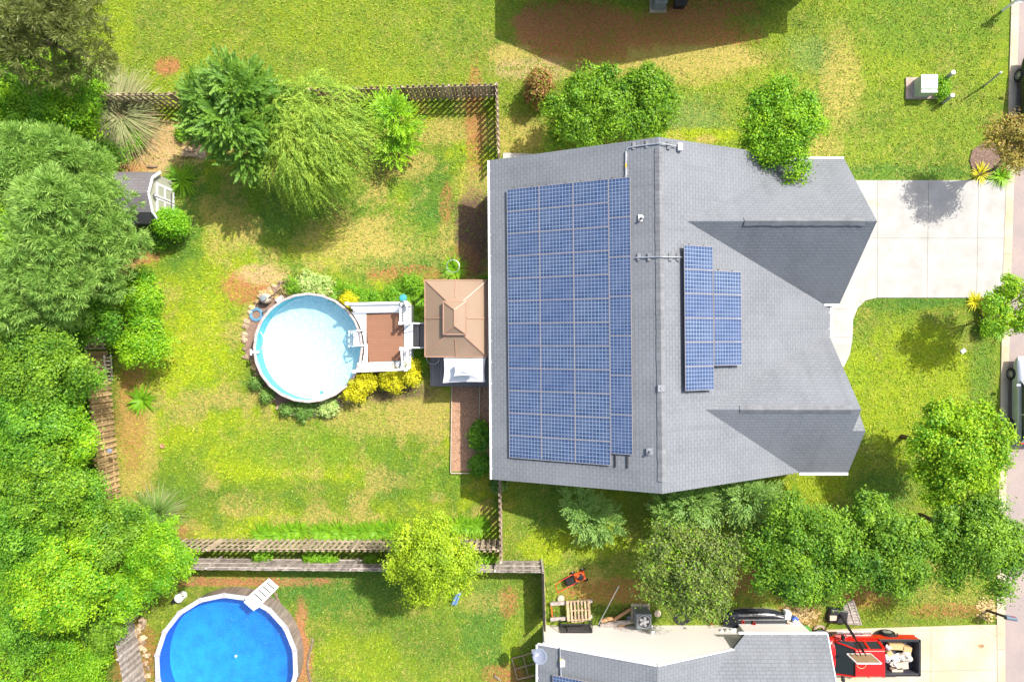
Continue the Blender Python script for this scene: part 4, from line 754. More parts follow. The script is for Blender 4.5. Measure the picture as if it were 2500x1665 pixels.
bush(1172, 1135, 24, .7, 'broad', 'lower dark plant at the bottom end of the mulch bed', name='shrub', L=.15, Wd=.1); bush(1215, 1185, 14, .6, 'greyleaf', 'large leaved plant at the house corner', name='shrub', L=.25, Wd=.18, n=30)
# flower strip above the bottom fence: daylilies in a row
xs_ = [632, 655, 680, 705, 728, 778, 800, 825, 850, 872, 895, 918, 940, 1100, 1122, 1145, 1165, 1178, 960]
names_ = 'leftmost,second,third,fourth,fifth,sixth,seventh,eighth,ninth,tenth,eleventh,twelfth,thirteenth,fourteenth,fifteenth,sixteenth,seventeenth,eighteenth,nineteenth'.split(',')
for i, x in enumerate(sorted(xs_)):
    clump(x, 1302+R.uniform(-5, 5)-(14 if x > 1090 else 0), 23, 'lily', 'bright daylily clump, %s from the left in the row above the bottom fence' % names_[i].replace('leftmost', 'first'), 'daylily', n=110, Wd=.045, group='daylilies in the row above the bottom fence')
for i, (x, y) in enumerate(((640, 1352), (765, 1364), (800, 1368), (905, 1372), (1190, 1372))):
    bush(x, y, 24, .8, 'lily', 'weedy bush in the gap between the two bottom fences, %s from the left' % ORD[i], name='weed_bush', ry=12, group='weeds between the fences')
for a in ((715, 702, 26, 'fresh green tuft left of the hostas above the pool'), (850, 718, 26, 'green shrub growing above the small golden bush'), (885, 738, 20, 'low green plant between golden bush and white deck edge'), (955, 722, 26, 'leafy green plant above the middle of the deck'), (920, 730, 18, 'small pale plant above the white deck edge'), (700, 1000, 15, 'green clump at the lower left rim of the pale pool'), (628, 935, 11, 'small clump on mulch at the left lower pool rim'), (650, 965, 12, 'small clump on mulch below left of the pool'), (1000, 690, 26, 'leafy shrub at the left corner of the gazebo')):
    bush(a[0], a[1], a[2], .7, 'lily' if a[1] < 800 else 'greyleaf', a[3], name='shrub', n=60)
# ------------------------------------------------------------------ main pool
def circ(c, r, n, a0=0.): return [Vector((c[0]+r*math.cos(a0+2*PI*i/n), c[1]+r*math.sin(a0+2*PI*i/n), 0)) for i in range(n)]
zp = 1.3; pc = W(752, 849, zp); pr = 133*(H-zp)/F
pool = thing('swimming_pool', 'round above ground pool with pale aqua water and taupe rim next to the white deck', 'swimming pool', (pc.x, pc.y, 0))
def ring(mb, c, prof, n, a0=0.): mb.lathe(c, prof, n, .5, a0=a0)
mb = MB(); ring(mb, (pc.x, pc.y, 0), [(pr-.02, 0), (pr-.02, zp-.02)], 48); mb.build('outer_wall', M['poolwall'], pool)
mb = MB(); ring(mb, (pc.x, pc.y, 0), [(pr-.1, zp-.03), (pr-.08, zp), (pr+.03, zp), (pr+.03, zp-.05), (pr-.03, zp-.05)], 24); mb.build('rim', M['rim'], pool)
mb = MB(); ring(mb, (pc.x, pc.y, 0), [(.01, .12), (pr-.15, .12), (pr-.06, .24)], 48); lin = mb.build('liner_floor', M['liner'], pool, smooth=True)
mb = MB(); ring(mb, (pc.x, pc.y, 0), [(pr-.05, .2), (pr-.05, zp-.03)], 48); mb.build('liner_wall', M['linerw'], pool, smooth=True)
mb = MB(); mb.sheet([p+Vector((0, 0, zp-.17)) for p in circ(pc, pr-.06, 64)]); mb.build('pool_surface', M['water'], pool)
mb = MB(); p = W(622, 860, zp); mb.box(p, (.35, .12, .07)); mb.box(p+Vector((-.2, 0, -.02)), (.08, .3, .06)); mb.build('skimmer', M['white'], pool)
mb = MB(); mb.tube([W(634, 810, zp-.12), W(641, 817, zp-.1), W(644, 830, zp-.1), W(641, 845, zp-.1), W(636, 854, zp-.12)], .035, 8); tag(mb.build('hose', M['tgrey']), 'short dark hose floating in the pale pool', 'hose')
mb = MB(); mb.lathe(W(630, 860, zp-.16), [(0.01, .08), (.07, .08), (.09, 0)], 14); tag(mb.build('pool_float', M['tgrey']), 'small dark round float at the left edge of the pale pool', 'float')
mb = MB(); mb.lathe(W(785, 958, zp-.16), [(0.01, .1), (.06, .09), (.08, 0)], 14); tag(mb.build('chlorine_float', M['teal']), 'small teal float near the bottom rim of the pale pool', 'float')
mb = MB()
for r_ in (.24, .29, .34): mb.tube([W(627, 768)+Vector((math.cos(a)*r_, math.sin(a)*r_, .08+.02*R.random())) for a in np.linspace(0, 2*PI, 26)], .028, 7)
mb.tube([W(627, 768)+Vector((.3, .1, .08)), W(650, 760, .8), W(668, 748, zp)], .03, 7)
tag(mb.build('coiled_hose', M['bluehose']), 'coiled blue vacuum hose on mulch left of the pale pool', 'hose')
t = thing('pool_pump', 'sand filter pump on stones beside the pale pool', 'pump', W(658, 733)); mb = MB(); mb.lathe(W(655, 730), [(.25, 0), (.27, .15), (.27, .5), (.18, .62), (.01, .66)], 20); mb.build('filter_tank', M['tan'], t, smooth=True)
mb = MB(); mb.lathe(W(655, 730), [(.15, .6), (.15, .76), (.01, .78)], 18); mb.build('valve_head', M['acgrey'], t)
mb = MB(); mb.tube([W(676, 735, .2), W(690, 725, .25)], .12, 14); mb.build('motor', M['white'], t); mb = MB(); mb.tube([W(655, 728, .6), W(668, 720, .5), W(684, 706, .3), W(690, 720, .5), W(700, 722, 1.1)], .03, 8); mb.tube([W(645, 738, .15), W(628, 742, .1), W(618, 762, .08)], .025, 8); mb.build('pipe', M['black'], t)
# mulch ring and stones
m = MB(); rg = []
for i in range(48):
    a = 2*PI*i/48; q = pr+.62+.16*math.sin(3*a+1)+(.35 if 1.9 < a < 3.3 else 0)-(.3 if a < .6 or a > 5.8 else 0); rg.append(Vector((pc.x+math.cos(a)*q-.1, pc.y+math.sin(a)*q-.06, 0)))
m.prism(rg, -.05, .05); struct(m.build('mulch_bed', mk('brown_mulch', (.16, .11, .085), (.30, .2, .15), 14., .95, .1, bump=.6)))
k = 0
for i in range(62):
    a = 2*PI*i/62+R.uniform(-.03, .03)
    if a < .75 or a > 5.5: continue
    q = pr+.66+.16*math.sin(3*a+1)+(.33 if 1.9 < a < 3.3 else 0); mb = MB(); c = Vector((pc.x+math.cos(a)*q-.1, pc.y+math.sin(a)*q-.06, .05)); s_ = R.uniform(.11, .2); mb.blob(c, (s_, s_*R.uniform(.7, 1), .1), 9, 6, .18, R.random())
    tag(mb.build('edging_stone', M['rock'] if R.random() < .6 else M['rock_y'], smooth=False), 'tan edging stone on the %s of the ring around the pale pool' % ('upper right', 'upper side', 'upper left', 'left side', 'lower left', 'lower side', 'lower right', 'right side')[int(((a+2*PI) % (2*PI))/(PI/4)) % 8 if 0 else min(7, int(a/(2*PI)*8))], 'stone', 'edging stones around the pool')
for i in range(12):
    mb = MB(); mb.blob(W(640+R.uniform(0, 70), 735-R.uniform(0, 26)-i*.5, .05), (R.uniform(.14, .26), R.uniform(.12, .2), .1), 9, 6, .2, R.random()); tag(mb.build('flat_stone', M['rock_y']), 'flat yellow stone in the patch around the pool pump', 'stone', 'flat stones around the pump')
# ------------------------------------------------------------------ deck
zd = 1.2; D_ = lambda x, y, z=zd: W(x, y, z)
deck = thing('pool_deck', 'raised white deck with brown floor between pool and gazebo', 'deck', G0(925, 830, 0))
mb = MB(); 
def dk(P, z0, z1, mb, t=None): mb.prism([D_(a, b, z1) for a, b in P], z0, z1, t)
dk([(893, 769), (983, 763), (986, 880), (900, 885)], zd-.05, zd+.0, mb); mb.build('floor', M['decking'], deck)
yN0, yN1 = D_(0, 743).y, D_(0, 766).y
mb = MB(); arc = [(pc+Vector((math.cos(a), math.sin(a), 0))*(pr+.07)) for a in np.linspace(math.radians(-37), math.radians(40), 16)]
for k_ in range(15):                               # white boards west of the brown floor, cut to the pool arc
    a, b = arc[k_], arc[k_+1]; xr = D_(893+.06*0, 769).x if 1 else 0; x2 = W(894+(k_ < 8)*3, 830, zd).x
    if b.y > D_(0, 769).y or a.y < D_(0, 885).y-.05 and 0: pass
    (yN0+.1 > b.y and a.y > D_(0, 905).y) and mb.prism([(a.x, a.y), (x2, a.y), (x2, b.y-.008), (b.x, b.y-.008)], zd-.06, zd+.01)
for i in range(4):
    ya = yN0+(yN1-yN0)*i/4; yb = yN0+(yN1-yN0)*(i+1)/4; mb.prism([D_(852+i*4, 0) .xy.to_3d()*0+Vector((D_(852+i*5, 0).x, ya, 0)), Vector((D_(985, 0).x, ya+.05, 0)), Vector((D_(985, 0).x, yb+.06, 0)), Vector((D_(852+i*5, 0).x, yb+.01, 0))], zd-.06, zd+.012)
for i in range(3):
    ya, yb = 886+i*7, 892.4+i*7; mb.prism([D_(872, ya), D_(998, ya-5), D_(998, yb-5), D_(872, yb)], zd-.06, zd+.012)
mb.prism([D_(985.5, 742), D_(1003, 742), D_(1003, 788), D_(985.5, 788)], zd-.06, zd+.014); mb.prism([D_(986.5, 789), D_(1008, 789), D_(1008, 848), D_(986.5, 848)], zd-.06, zd+.014); mb.prism([D_(987, 849), D_(1003, 849), D_(1003, 900), D_(988, 900)], zd-.06, zd+.014)
mb.build('border_boards', M['vinyl'], deck)
mb = MB(); bx0, by0, bx1, by1 = D_(860, 0).x, D_(0, 903).y, D_(1002, 0).x, D_(0, 745).y
for P in (((bx0+1.2, by0), (bx1, by0)), ((bx1, by0), (bx1, by1)), ((bx0+.9, by1), (bx1, by1))): mb.bar(Vector(P[0]+(.6,)), Vector(P[1]+(.6,)), .04, 1.08)
mb.build('skirt', M['vinyl'], deck)
def railing(a, b, z0, label=None, h=.92, par=deck, sp=.13):
    a, b = Vector((a.x, a.y, z0)), Vector((b.x, b.y, z0)); L = (b-a).length; u = (b-a).normalized(); up_ = Vector((0, 0, 1)); mb = MB()
    mb.bar(a+up_*h, b+up_*h, .09, .05); mb.bar(a+up_*.12, b+up_*.12, .05, .06)
    for i in range(int(L/sp)): p = a+u*(sp*(i+.7)); mb.box(p+up_*(h/2+.05), (.035, .035, h-.1))
    r_ = mb.build('railing', M['vinyl'], par)
    for p in (a, b): mb = MB(); mb.box(p+up_*(h/2), (.12, .12, h+.1)); mb.box(p+up_*(h+.08), (.16, .16, .05)); mb.build('newel_post', M['vinyl'], r_)
railing(D_(858, 744), D_(998, 741), zd); railing(D_(985, 746), D_(985, 790), zd); railing(D_(1001, 746), D_(1001, 790), zd); railing(D_(987, 851), D_(990, 896), zd); railing(D_(1002, 851), D_(1003, 896), zd); railing(D_(875, 905), D_(998, 900), zd)
for i in range(4):
    z = zd-.2*(i+1); mb = MB(); xa = D_(1008, 0).x+i*.28; mb.box((xa+.14, D_(0, 818).y, z-.02), (.29, 1.15, .05)); mb.build('step', M['greydeck'] if i in (0, 1) else M['vinyl'], deck)
for y in (789, 849): mb = MB(); mb.bar(D_(1004, y, zd+.95), D_(1004, y, zd+.95)+Vector((1.3, 0, -.85)), .06, .07); mb.bar(D_(1004, y, zd+.0), D_(1004, y, zd)+Vector((1.3, 0, -.85)), .05, .2); [mb.box(D_(1004, y, zd+.3)+Vector((.13+i*.15, 0, -.1*i+.0)), (.03, .03, .8)) for i in range(8)]; mb.build('handrail', M['vinyl'], deck)
t = thing('pool_ladder', 'white ladder with treads going down from the deck into the pale pool', 'ladder', W(875, 825))
for y in (807, 844): mb = MB(); mb.bar(D_(893, y-2, zd+.12), W(852, y+2, 1.15), .07, .09); mb.bar(W(856, y+1, 1.25), W(872, y, zd+.7), .045, .06); mb.bar(W(872, y, zd+.7), W(888, y, zd+.1), .045, .06); mb.bar(W(853, y+2, 1.2), W(849, y+2, .3), .06, .06); mb.build('side_rail', M['vinyl'], t)
for i in range(4): mb = MB(); c = W(872-i*6, 826, zd-.05-i*.2); mb.box(c, (.36 if i == 0 else .14, .76, .04)); mb.build('tread', M['vinyl'], t)
mb = MB(); mb.tube([W(905, 896, zd+.04), W(962, 892, zd+.06)], .018, 8); mb.box(W(962, 892, zd+.05), (.12, .3, .04)); tag(mb.build('pool_brush', M['tan']), 'thin pool brush pole lying on the lower deck border', 'pool brush')
mb = MB(); mb.lathe(W(982, 892, zd+.02), [(.02, 0), (.13, 0), (.14, .1), (.02, .16)], 16); mb.tube([W(982, 888, zd+.1)+Vector((math.cos(a)*.3-.2, math.sin(a)*.14, 0)) for a in np.linspace(0, PI, 10)], .02, 7); tag(mb.build('pool_vacuum', M['acgrey']), 'small grey vacuum head with bent hose on the lower deck corner', 'pool vacuum')
mb = MB(); mb.lathe(W(986, 728, .9), [(.01, .3), (.17, .28), (.2, .24), (.05, .1), (.03, -.9)], 18); tag(mb.build('garden_torch', M['teal']), 'teal topped post in the plants at the deck corner', 'bird bath')
mb = MB(); mb.tube([W(981, 743, zd+1.05)+Vector((math.cos(a)*.12, math.sin(a)*.12, .02)) for a in np.linspace(0, 6, 14)], .025, 7); tag(mb.build('hose_end', M['black']), 'small dark ring hanging on the top deck corner post', 'hose')
# ------------------------------------------------------------------ gazebo
zg, zt = 2.45, 3.35
g4 = [W(1037.5, 684, zg), W(1190, 684, zg), W(1190, 871, zg), W(1037.5, 871, zg)]; gc = sum(g4, Vector())/4
gaz = thing('gazebo', 'tan metal roofed gazebo with two roof tiers beside the house', 'gazebo', (gc.x, gc.y, 0))
def hip(P, z0, z1, rl, mat, nm, ribs=True):
    cx, cy = gc.x, gc.y; a, b, c, d = [Vector((p.x, p.y, z0)) for p in P]; e, f = Vector((cx, cy+rl, z1)), Vector((cx, cy-rl, z1)); mb = MB()
    for q in ((a, b, e), (b, c, f, e), (c, d, f), (d, a, e, f)): mb.slab(q, .03, .5)
    ro = mb.build(nm, mat, gaz)
    mb = MB(); up_ = Vector((0, 0, .012))
    for q in ((a, e), (b, e), (c, f), (d, f), (e, f)): mb.bar(q[0]+up_, q[1]+up_, .05, .045)
    for q in ((a, b), (b, c), (c, d), (d, a)): mb.bar(q[0], q[1], .05, .07)
    if ribs:
        for p, q in (((a+b)/2, e), ((b+c)/2, (e+f)/2), ((c+d)/2, f), ((d+a)/2, (e+f)/2)): mb.bar(p+up_, p.lerp(q, .62)+up_, .06, .05)
        for p, q, r_, s_ in ((d, a, e, f), (c, d, f, f)): mb.bar(p.lerp(s_ if r_ is e else r_, .3)+up_*.3, q.lerp(r_, .3)+up_*.3, .012, .02)
    mb.build('seam', M['gaztrim'], ro); return ro
hip(g4, zg, zt-.02, .45, M['gaz'], 'roof')
tf = .36; u4 = [Vector((gc.x+(p.x-gc.x)*tf, gc.y+(p.y-gc.y)*(tf+.06), 0)) for p in g4]; hip(u4, zt-.12, zt+.22, .38, M['gaz'], 'roof_cap', False)
for p in g4: q = Vector((gc.x+(p.x-gc.x)*.93, gc.y+(p.y-gc.y)*.94, 0)); mb = MB(); mb.box(q+Vector((0, 0, zg/2)), (.12, .12, zg)); mb.build('post', M['black'], gaz)
# white canopy
zc = 2.35; c4_ = [W(1083, 872, zc), W(1186, 872, zc), W(1184, 933, zc), W(1081, 935, zc)]; cc = sum(c4_, Vector())/4
can = thing('canopy_tent', 'white fabric pop up canopy between gazebo and mulch bed', 'canopy', (cc.x, cc.y, 0))
def tent(P, z0, z1, mat, nm, tuck=.06):
    mb = MB(); n = len(P); ap = Vector((cc.x, cc.y, z1)); N_ = 10; vs = []; fs = []; ring_ = []
    for i in range(n):
        a, b = Vector((P[i].x, P[i].y, z0)), Vector((P[(i+1) % n].x, P[(i+1) % n].y, z0))
        for j in range(N_): s = j/N_; p = a.lerp(b, s); p = p.lerp(Vector((cc.x, cc.y, z0)), tuck*4*s*(1-s)); ring_.append(p)
    K = len(ring_); lv = 6
    for l in range(lv): 
        for p in ring_: f_ = l/lv; q = p.lerp(ap, f_); q.z = z0+(z1-z0)*f_**1.25; vs.append(q)
    vs.append(ap)
    for l in range(lv-1):
        for k in range(K): fs.append((l*K+k, l*K+(k+1) % K, (l+1)*K+(k+1) % K, (l+1)*K+k))
    for k in range(K): fs.append(((lv-1)*K+k, (lv-1)*K+(k+1) % K, lv*K))
    vs2 = [Vector((p.x, p.y, z0-.2)) for p in ring_]; b0 = len(vs); vs += vs2
    for k in range(K): fs.append((b0+k, b0+(k+1) % K, (k+1) % K, k))
    mb.add(vs, fs, .5); return mb.build(nm, mat, can)
tent(c4_, zc, 2.95, M['canvas'], 'roof'); tent([Vector((cc.x+(p.x-cc.x)*.42, cc.y+(p.y-cc.y)*.42, 0)) for p in c4_], 3.0, 3.25, M['canvas'], 'vent_top', .08)
for p in c4_: q = p.lerp(cc, .05); mb = MB(); mb.tube([Vector((q.x, q.y, 0)), Vector((q.x, q.y, zc-.03))], .03, 8); mb.build('leg', M['alu'], can)
mb = MB(); mb.prism([W(1050, 690), W(1208, 690), W(1208, 942), W(1052, 942)], -.1, .32); struct(mb.build('patio', M['greydeck']))
for px_, py_, l_ in ((1104, 654, 'white wire hoop around the palm like plant above the gazebo'), (1055, 878, 'grey metal hoop planter below the gazebo corner')):
    mb = MB(); mb.tube([W(px_+2, py_-4, .5)+Vector((math.cos(a)*.33, math.sin(a)*.33, 0)) for a in np.linspace(0, 2*PI, 26)], .018, 7); [mb.tube([W(px_+2, py_-4, .5)+Vector((math.cos(a)*.33, math.sin(a)*.33, 0)), W(px_+2, py_-4, 0)+Vector((math.cos(a)*.28, math.sin(a)*.28, 0))], .012, 6) for a in (0, 1.57, 3.14, 4.71)]; tag(mb.build('plant_hoop', M['alu']), l_, 'planter')
clump(1055, 880, 18, 'bronze', 'plant inside the metal hoop below the gazebo', 'daylily', n=70)
# mulch bed with thin timbers
mb = MB(); mb.prism([W(1105, 925), W(1200, 925), W(1200, 1150), W(1103, 1150)], -.05, .045); struct(mb.build('mulch_bed', mk('brown_mulch_bed', (.50, .30, .18), (.22, .13, .09), 16., .95, .1, bump=.7)))
for a, b, l_ in (((1104, 925), (1101, 1153), 'thin pale timber edging the left side of the mulch bed'), ((1172, 925), (1170, 1050), 'thin pale timber on the right side of the mulch bed'), ((1101, 1154), (1166, 1154), 'thin pale timber across the bottom of the mulch bed')):
    mb = MB(); mb.bar(W(*a)+Vector((0, 0, .1)), W(*b)+Vector((0, 0, .1)), .045, .12); tag(mb.build('edging_timber', M['tan']), l_, 'timber')
# ------------------------------------------------------------------ blue pool
zb = 1.3; bc = W(552, 1624, zb); br_ = 176*(H-zb)/F; N_ = 18; a0 = math.radians(92)
bp = thing('swimming_pool', 'bright blue round above ground pool with white segmented rim at the bottom', 'swimming pool', (bc.x, bc.y, 0))
mb = MB(); ring(mb, (bc.x, bc.y, 0), [(br_-.12, 0), (br_-.12, zb-.02)], 54); mb.build('outer_wall', M['poolwall'], bp)
for i in range(N_):
    a, b = a0+2*PI*i/N_+.012, a0+2*PI*(i+1)/N_-.012; f = lambda r, q: Vector((bc.x+r*math.cos(q), bc.y+r*math.sin(q), 0))
    mb = MB(); mb.prism([f(br_-.22, a), f(br_, a), f(br_, b), f(br_-.22, b)], zb-.06, zb); mb.build('rim_cap', M['cap'], bp)
    mb = MB(); q = a0+2*PI*i/N_; mb.prism([f(br_-.24, q-.02), f(br_+.03, q-.02), f(br_+.03, q+.02), f(br_-.24, q+.02)], zb-.08, zb+.02); mb.build('rim_joint', M['capj'], bp)
mb = MB(); ring(mb, (bc.x, bc.y, 0), [(.01, .04), (br_-.35, .04), (br_-.24, .2)], 54); mb.build('liner_floor', M['bliner'], bp, smooth=True)
mb = MB(); ring(mb, (bc.x, bc.y, 0), [(br_-.22, .15), (br_-.22, zb-.05)], 54); mb.build('liner_wall', M['blinerw'], bp, smooth=True)
mb = MB(); mb.sheet([p+Vector((0, 0, zb-.14)) for p in circ(bc, br_-.22, 54)]); mb.build('pool_surface', M['bwater'], bp)
t = thing('pool_ladder', 'white slatted A frame ladder over the rim of the blue pool', 'ladder', W(640, 1440))
A1, A2 = W(603, 1460, 1.75), W(628, 1482, 1.75); B1, B2 = W(655, 1415, .25), W(676, 1434, .25)
for p, q in ((A1, B1), (A2, B2)):
    mb = MB(); mb.bar(p, q, .09, .14); mb.bar(p, p+(p-q).xy.to_3d()*.18+Vector((0, 0, -.15)), .09, .12); mb.build('side_rail', M['vinyl'], t)
for i in range(6): s = i/5; mb = MB(); mb.box(A1.lerp(B1, s).lerp(A2.lerp(B2, s), .5)+Vector((0, 0, .03)), (.20 if i else .45, (A2-A1).length*.98, .05), rz=math.atan2((A2-A1).y, (A2-A1).x)+PI/2); mb.build('tread', M['vinyl'], t)
mb = MB(); mb.lathe(W(576, 1601, zb-.13), [(.01, .05), (.05, .04), (.06, 0)], 14); tag(mb.build('chlorine_float', M['white']), 'tiny white float in the middle of the blue pool', 'float')
t = thing('pool_pump', 'white and black pump beside the blue pool under tree leaves', 'pump', W(435, 1455))
mb = MB(); mb.lathe(W(447, 1452), [(.22, 0), (.22, .5), (.01, .58)], 18); mb.build('filter_tank', M['white'], t); mb = MB(); mb.tube([W(436, 1462, .2), W(422, 1468, .2)], .12, 12); mb.tube([W(447, 1455, .5), W(430, 1458, .4), W(418, 1475, .2)], .03, 7); mb.build('motor', M['black'], t)
mb = MB()
for i in range(40): y = 1440+i*6; x = 679+ (y-1440)*.35+10*math.sin(y/40) if y < 1560 else 757+6*math.sin(y/22); mb = MB(); mb.blob(W(x, y, .02), (.07, .13, .05), 6, 4, .2, R.random()); tag(mb.build('edging_stone', M['bark_l']), 'small dark stone in the thin curved line right of the blue pool', 'stone', 'stone line right of the blue pool')
for i in range(26):
    x = R.uniform(318, 352)+(i/26)*12; y = 1500+i*6.2; mb = MB(); mb.blob(W(x, y, .08), (R.uniform(.1, .22), R.uniform(.1, .18), .12), 8, 6, .22, R.random()); tag(mb.build('loose_stone', M['rock']), 'pale stone in the pile between grey boards and blue pool', 'stone', 'stones beside the grey boards')
# ------------------------------------------------------------------ shed
xe = (425-NX)*H/F; xw = xe-3.7; sy = lambda y, z: -(y-NY)*(H-z)/F
yr = 7.2; pts = [(yr+1.3, 1.65), (yr+.86, 2.4), (yr, 2.77), (yr-.86, 2.4), (yr-1.3, 1.65)]
shed = thing('shed', 'small gambrel roofed garden shed with white double door under the pine', 'shed', (xe-1.8, yr, 0))
mb = MB()
for (ya, za), (yb, zb_) in zip(pts, pts[1:]): mb.slab([(xw, ya, za), (xe+.08, ya, za), (xe+.08, yb, zb_), (xw, yb, zb_)], .06)
mb.build('roof', M['shedroof'], shed)
mb = MB(); Pw = [(yr+1.18, 0), (yr+1.18, 1.62), (yr+.82, 2.32), (yr, 2.68), (yr-.82, 2.32), (yr-1.18, 1.62), (yr-1.18, 0)]
vs = [(xe-.02, a, b) for a, b in Pw]+[(xw+.1, a, b) for a, b in Pw]; n = 7; mb.add(vs, [tuple(range(n-1, -1, -1)), tuple(range(n, 2*n))]+[(i, (i+1) % n, n+(i+1) % n, n+i) for i in range(n)]); mb.build('wall', M['shedwall'], shed)
mb = MB(); 
for (ya, za), (yb, zb_) in zip(pts, pts[1:]): mb.bar((xe+.1, ya, za-.06), (xe+.1, yb, zb_-.06), .05, .14)
mb.build('rake_board', M['white'], shed)
for s_ in (-1, 1):
    mb = MB(); cy = yr+s_*.36; x = xe+.02
    for z in (.1, 1.0, 1.75): mb.box((x, cy, z), (.04, .7, .15))
    for y in (cy-.31, cy+.31): mb.box((x, y, .93), (.042, .14, 1.76))
    dd_ = mb.build('door', M['white'], shed); mb = MB(); mb.box((x-.01, cy, .93), (.03, .6, 1.7)); mb.build('door_panel', M['shedwall'], dd_)
mb = MB(); mb.bar((xe+.06, yr+.5, .42), (xe+.06, yr-.9, .42), .03, .09); mb.build('bolt', M['metal'], shed); mb = MB(); mb.lathe((xe+.09, yr, 2.05), [(.01, 0), (.09, .02), (.1, .1), (.02, .16)], 12); mb.build('lamp', M['metal'], shed)
mb = MB(); mb.tube([W(290, 555, .35), W(291, 561, .35), W(280, 564, .35)], .02, 6); mb.box(W(284, 558, .3), (.55, .35, .04)); [mb.box(W(284, 558, .15)+Vector((a*.24, b*.14, 0)), (.03, .03, .3)) for a in (-1, 1) for b in (-1, 1)]; tag(mb.build('small_table', M['tgrey']), 'small dark metal table in the shade behind the shed', 'table')
mb = MB(); mb.lathe(W(300, 573), [(.01, .05), (.24, .05), (.25, 0)], 20); tag(mb.build('stepping_stone', M['wood_g']), 'round pale stepping stone behind the shed', 'stepping stone')
mb = MB(); mb.tube([W(360, 406, .06), W(372, 408, .07), W(385, 407, .05)], [.07, .06, .03], 7); tag(mb.build('log', M['bark_l']), 'short dark log on straw coloured soil above the shed', 'log')
for i, (x, y, s_) in enumerate(((462, 372, .28), (482, 372, .34), (475, 348, .2))): mb = MB(); mb.blob(W(x, y, .05), (s_*1.4, s_, .14), 10, 7, .2, R.random()); tag(mb.build('rock', M['rock']), ('flat rock on straw soil left of the cypress shade', 'largest flat rock on straw soil beside the cypress', 'small upper rock at the foot of the cypress')[i], 'rock')
mb = MB(); mb.tube([W(455, 335, .4), W(466, 348, .2), W(480, 352, .05)], [.03, .05, .04], 6); mb.tube([W(466, 348, .2), W(468, 338, .5)], .02, 6); tag(mb.build('branch', M['bark']), 'dead branch sticking out beside the flat rocks', 'branch')
mb = MB(); mb.lathe(W(398, 1088), [(.01, .02), (.1, .03), (.13, .1), (.1, .12), (.04, .06)], 14); tag(mb.build('stump', M['log']), 'small round stump in the lawn beside the left fence', 'stump')
mb = MB(); mb.lathe(W(268, 1100, 1.9), [(.01, .1), (.1, .09), (.12, 0), (.05, -.1)], 12); tag(mb.build('fence_light', M['dish']), 'small round grey lamp on the sunlit left fence', 'lamp')
# ------------------------------------------------------------------ top right: utility box, posts
ub = W(2268, 228*0+212, 0); t = thing('utility_box', 'pale green utility cabinet on a concrete pad on the top right lawn', 'utility box', (21.6, 13.4, 0))
x0, y0_, x1, y1_ = (2249-NX)*(H-.8)/F, (NY-182)*(H-.8)/F, (2290-NX)*(H-.8)/F, (NY-227)*(H-.8)/F
mb = MB(); mb.box(((x0+x1)/2, (y0_+y1_)/2, .38), (x1-x0-.06, y0_-y1_-.06, .76)); mb.build('cabinet', M['green_box'], t, bevel=.015); mb = MB(); mb.box(((x0+x1)/2, (y0_+y1_)/2+.1, .78), (x1-x0, y0_-y1_-.2, .06)); mb.box(((x0+x1)/2, y1_+.08, .775), (x1-x0, .15, .05)); mb.build('lid', M['green_box'], t, bevel=.015)
mb = MB(); mb.box(((x0+x1)/2, (y0_+y1_)/2-.0, .815), (.015, .7, .01)); mb.build('seam', M['tgrey'], t)
a, b = W(2210, 191), W(2292, 243); mb = MB(); mb.box(((a.x+b.x)/2, (a.y+b.y)/2, .04), (b.x-a.x, a.y-b.y, .1)); mb.build('pad', mk('pink_pad', (.42, .32, .26), None, 3., .9), t)
def bollard(base, top, r, label, g=None, ztop=.85):
    a = W(*base); b = W(*top, ztop); t = thing('bollard', label, 'post', a, g); mb = MB(); mb.tube([a, b], r, 14); mb.build('pole', M['tgrey'], t); d = (b-a).normalized(); mb = MB(); mb.tube([b-d*.02, b+d*.05, b+d*.08], [r*1.08, r*1.08, r*.5], 14); mb.build('cap', M['white'], t)
bollard((2304, 196), (2327, 178), .105, 'thick grey post with white cap above right of the utility cabinet', 'posts beside the cabinet'); bollard((2302, 251), (2325, 234), .1, 'thick grey post with white cap below right of the utility cabinet', 'posts beside the cabinet')
bollard((2402, 211), (2443, 178), .05, 'tall thin grey post on the lawn near the kerb', None, 1.5)
def mailbox(base, top, label, dirn=(1, 0), boxmat='slate'):
    a = W(*base); t = thing('mailbox', label, 'mailbox', a); b = W(*top, 1.25); mb = MB(); mb.bar(a, b, .1, .1); q = Vector((a.x, a.y, .95)).lerp(b, .4); mb.bar(a.lerp(b, .75), a.lerp(b, .75)+Vector((dirn[0]*.5, dirn[1]*.5, 0)), .08, .08); mb.build('post', M['black'] if boxmat == 'slate' else M['white'], t)
    c = b+Vector((dirn[0]*.18, dirn[1]*.18, .02)); ang = math.atan2(dirn[1], dirn[0]); mb = MB(); pr_ = [(-.1, 0), (.1, 0), (.1, .13)]+[(.1*math.cos(q), .13+.1*math.sin(q)) for q in np.linspace(.3, PI-.3, 7)]+[(-.1, .13)]
    u = Vector((math.cos(ang), math.sin(ang), 0)); s_ = Vector((-u.y, u.x, 0)); vs = [c+u*e+s_*y+Vector((0, 0, z)) for e in (-.27, .27) for y, z in pr_]; n = len(pr_)
    mb.add(vs, [tuple(range(n-1, -1, -1)), tuple(range(n, 2*n))]+[(i, (i+1) % n, n+(i+1) % n, n+i) for i in range(n)]); mb.build('box', M[boxmat], t); mb = MB(); mb.box(c+s_*.11+u*.1+Vector((0, 0, .16)), (.2, .012, .05), rz=ang); mb.build('flag', M['redpl'], t)
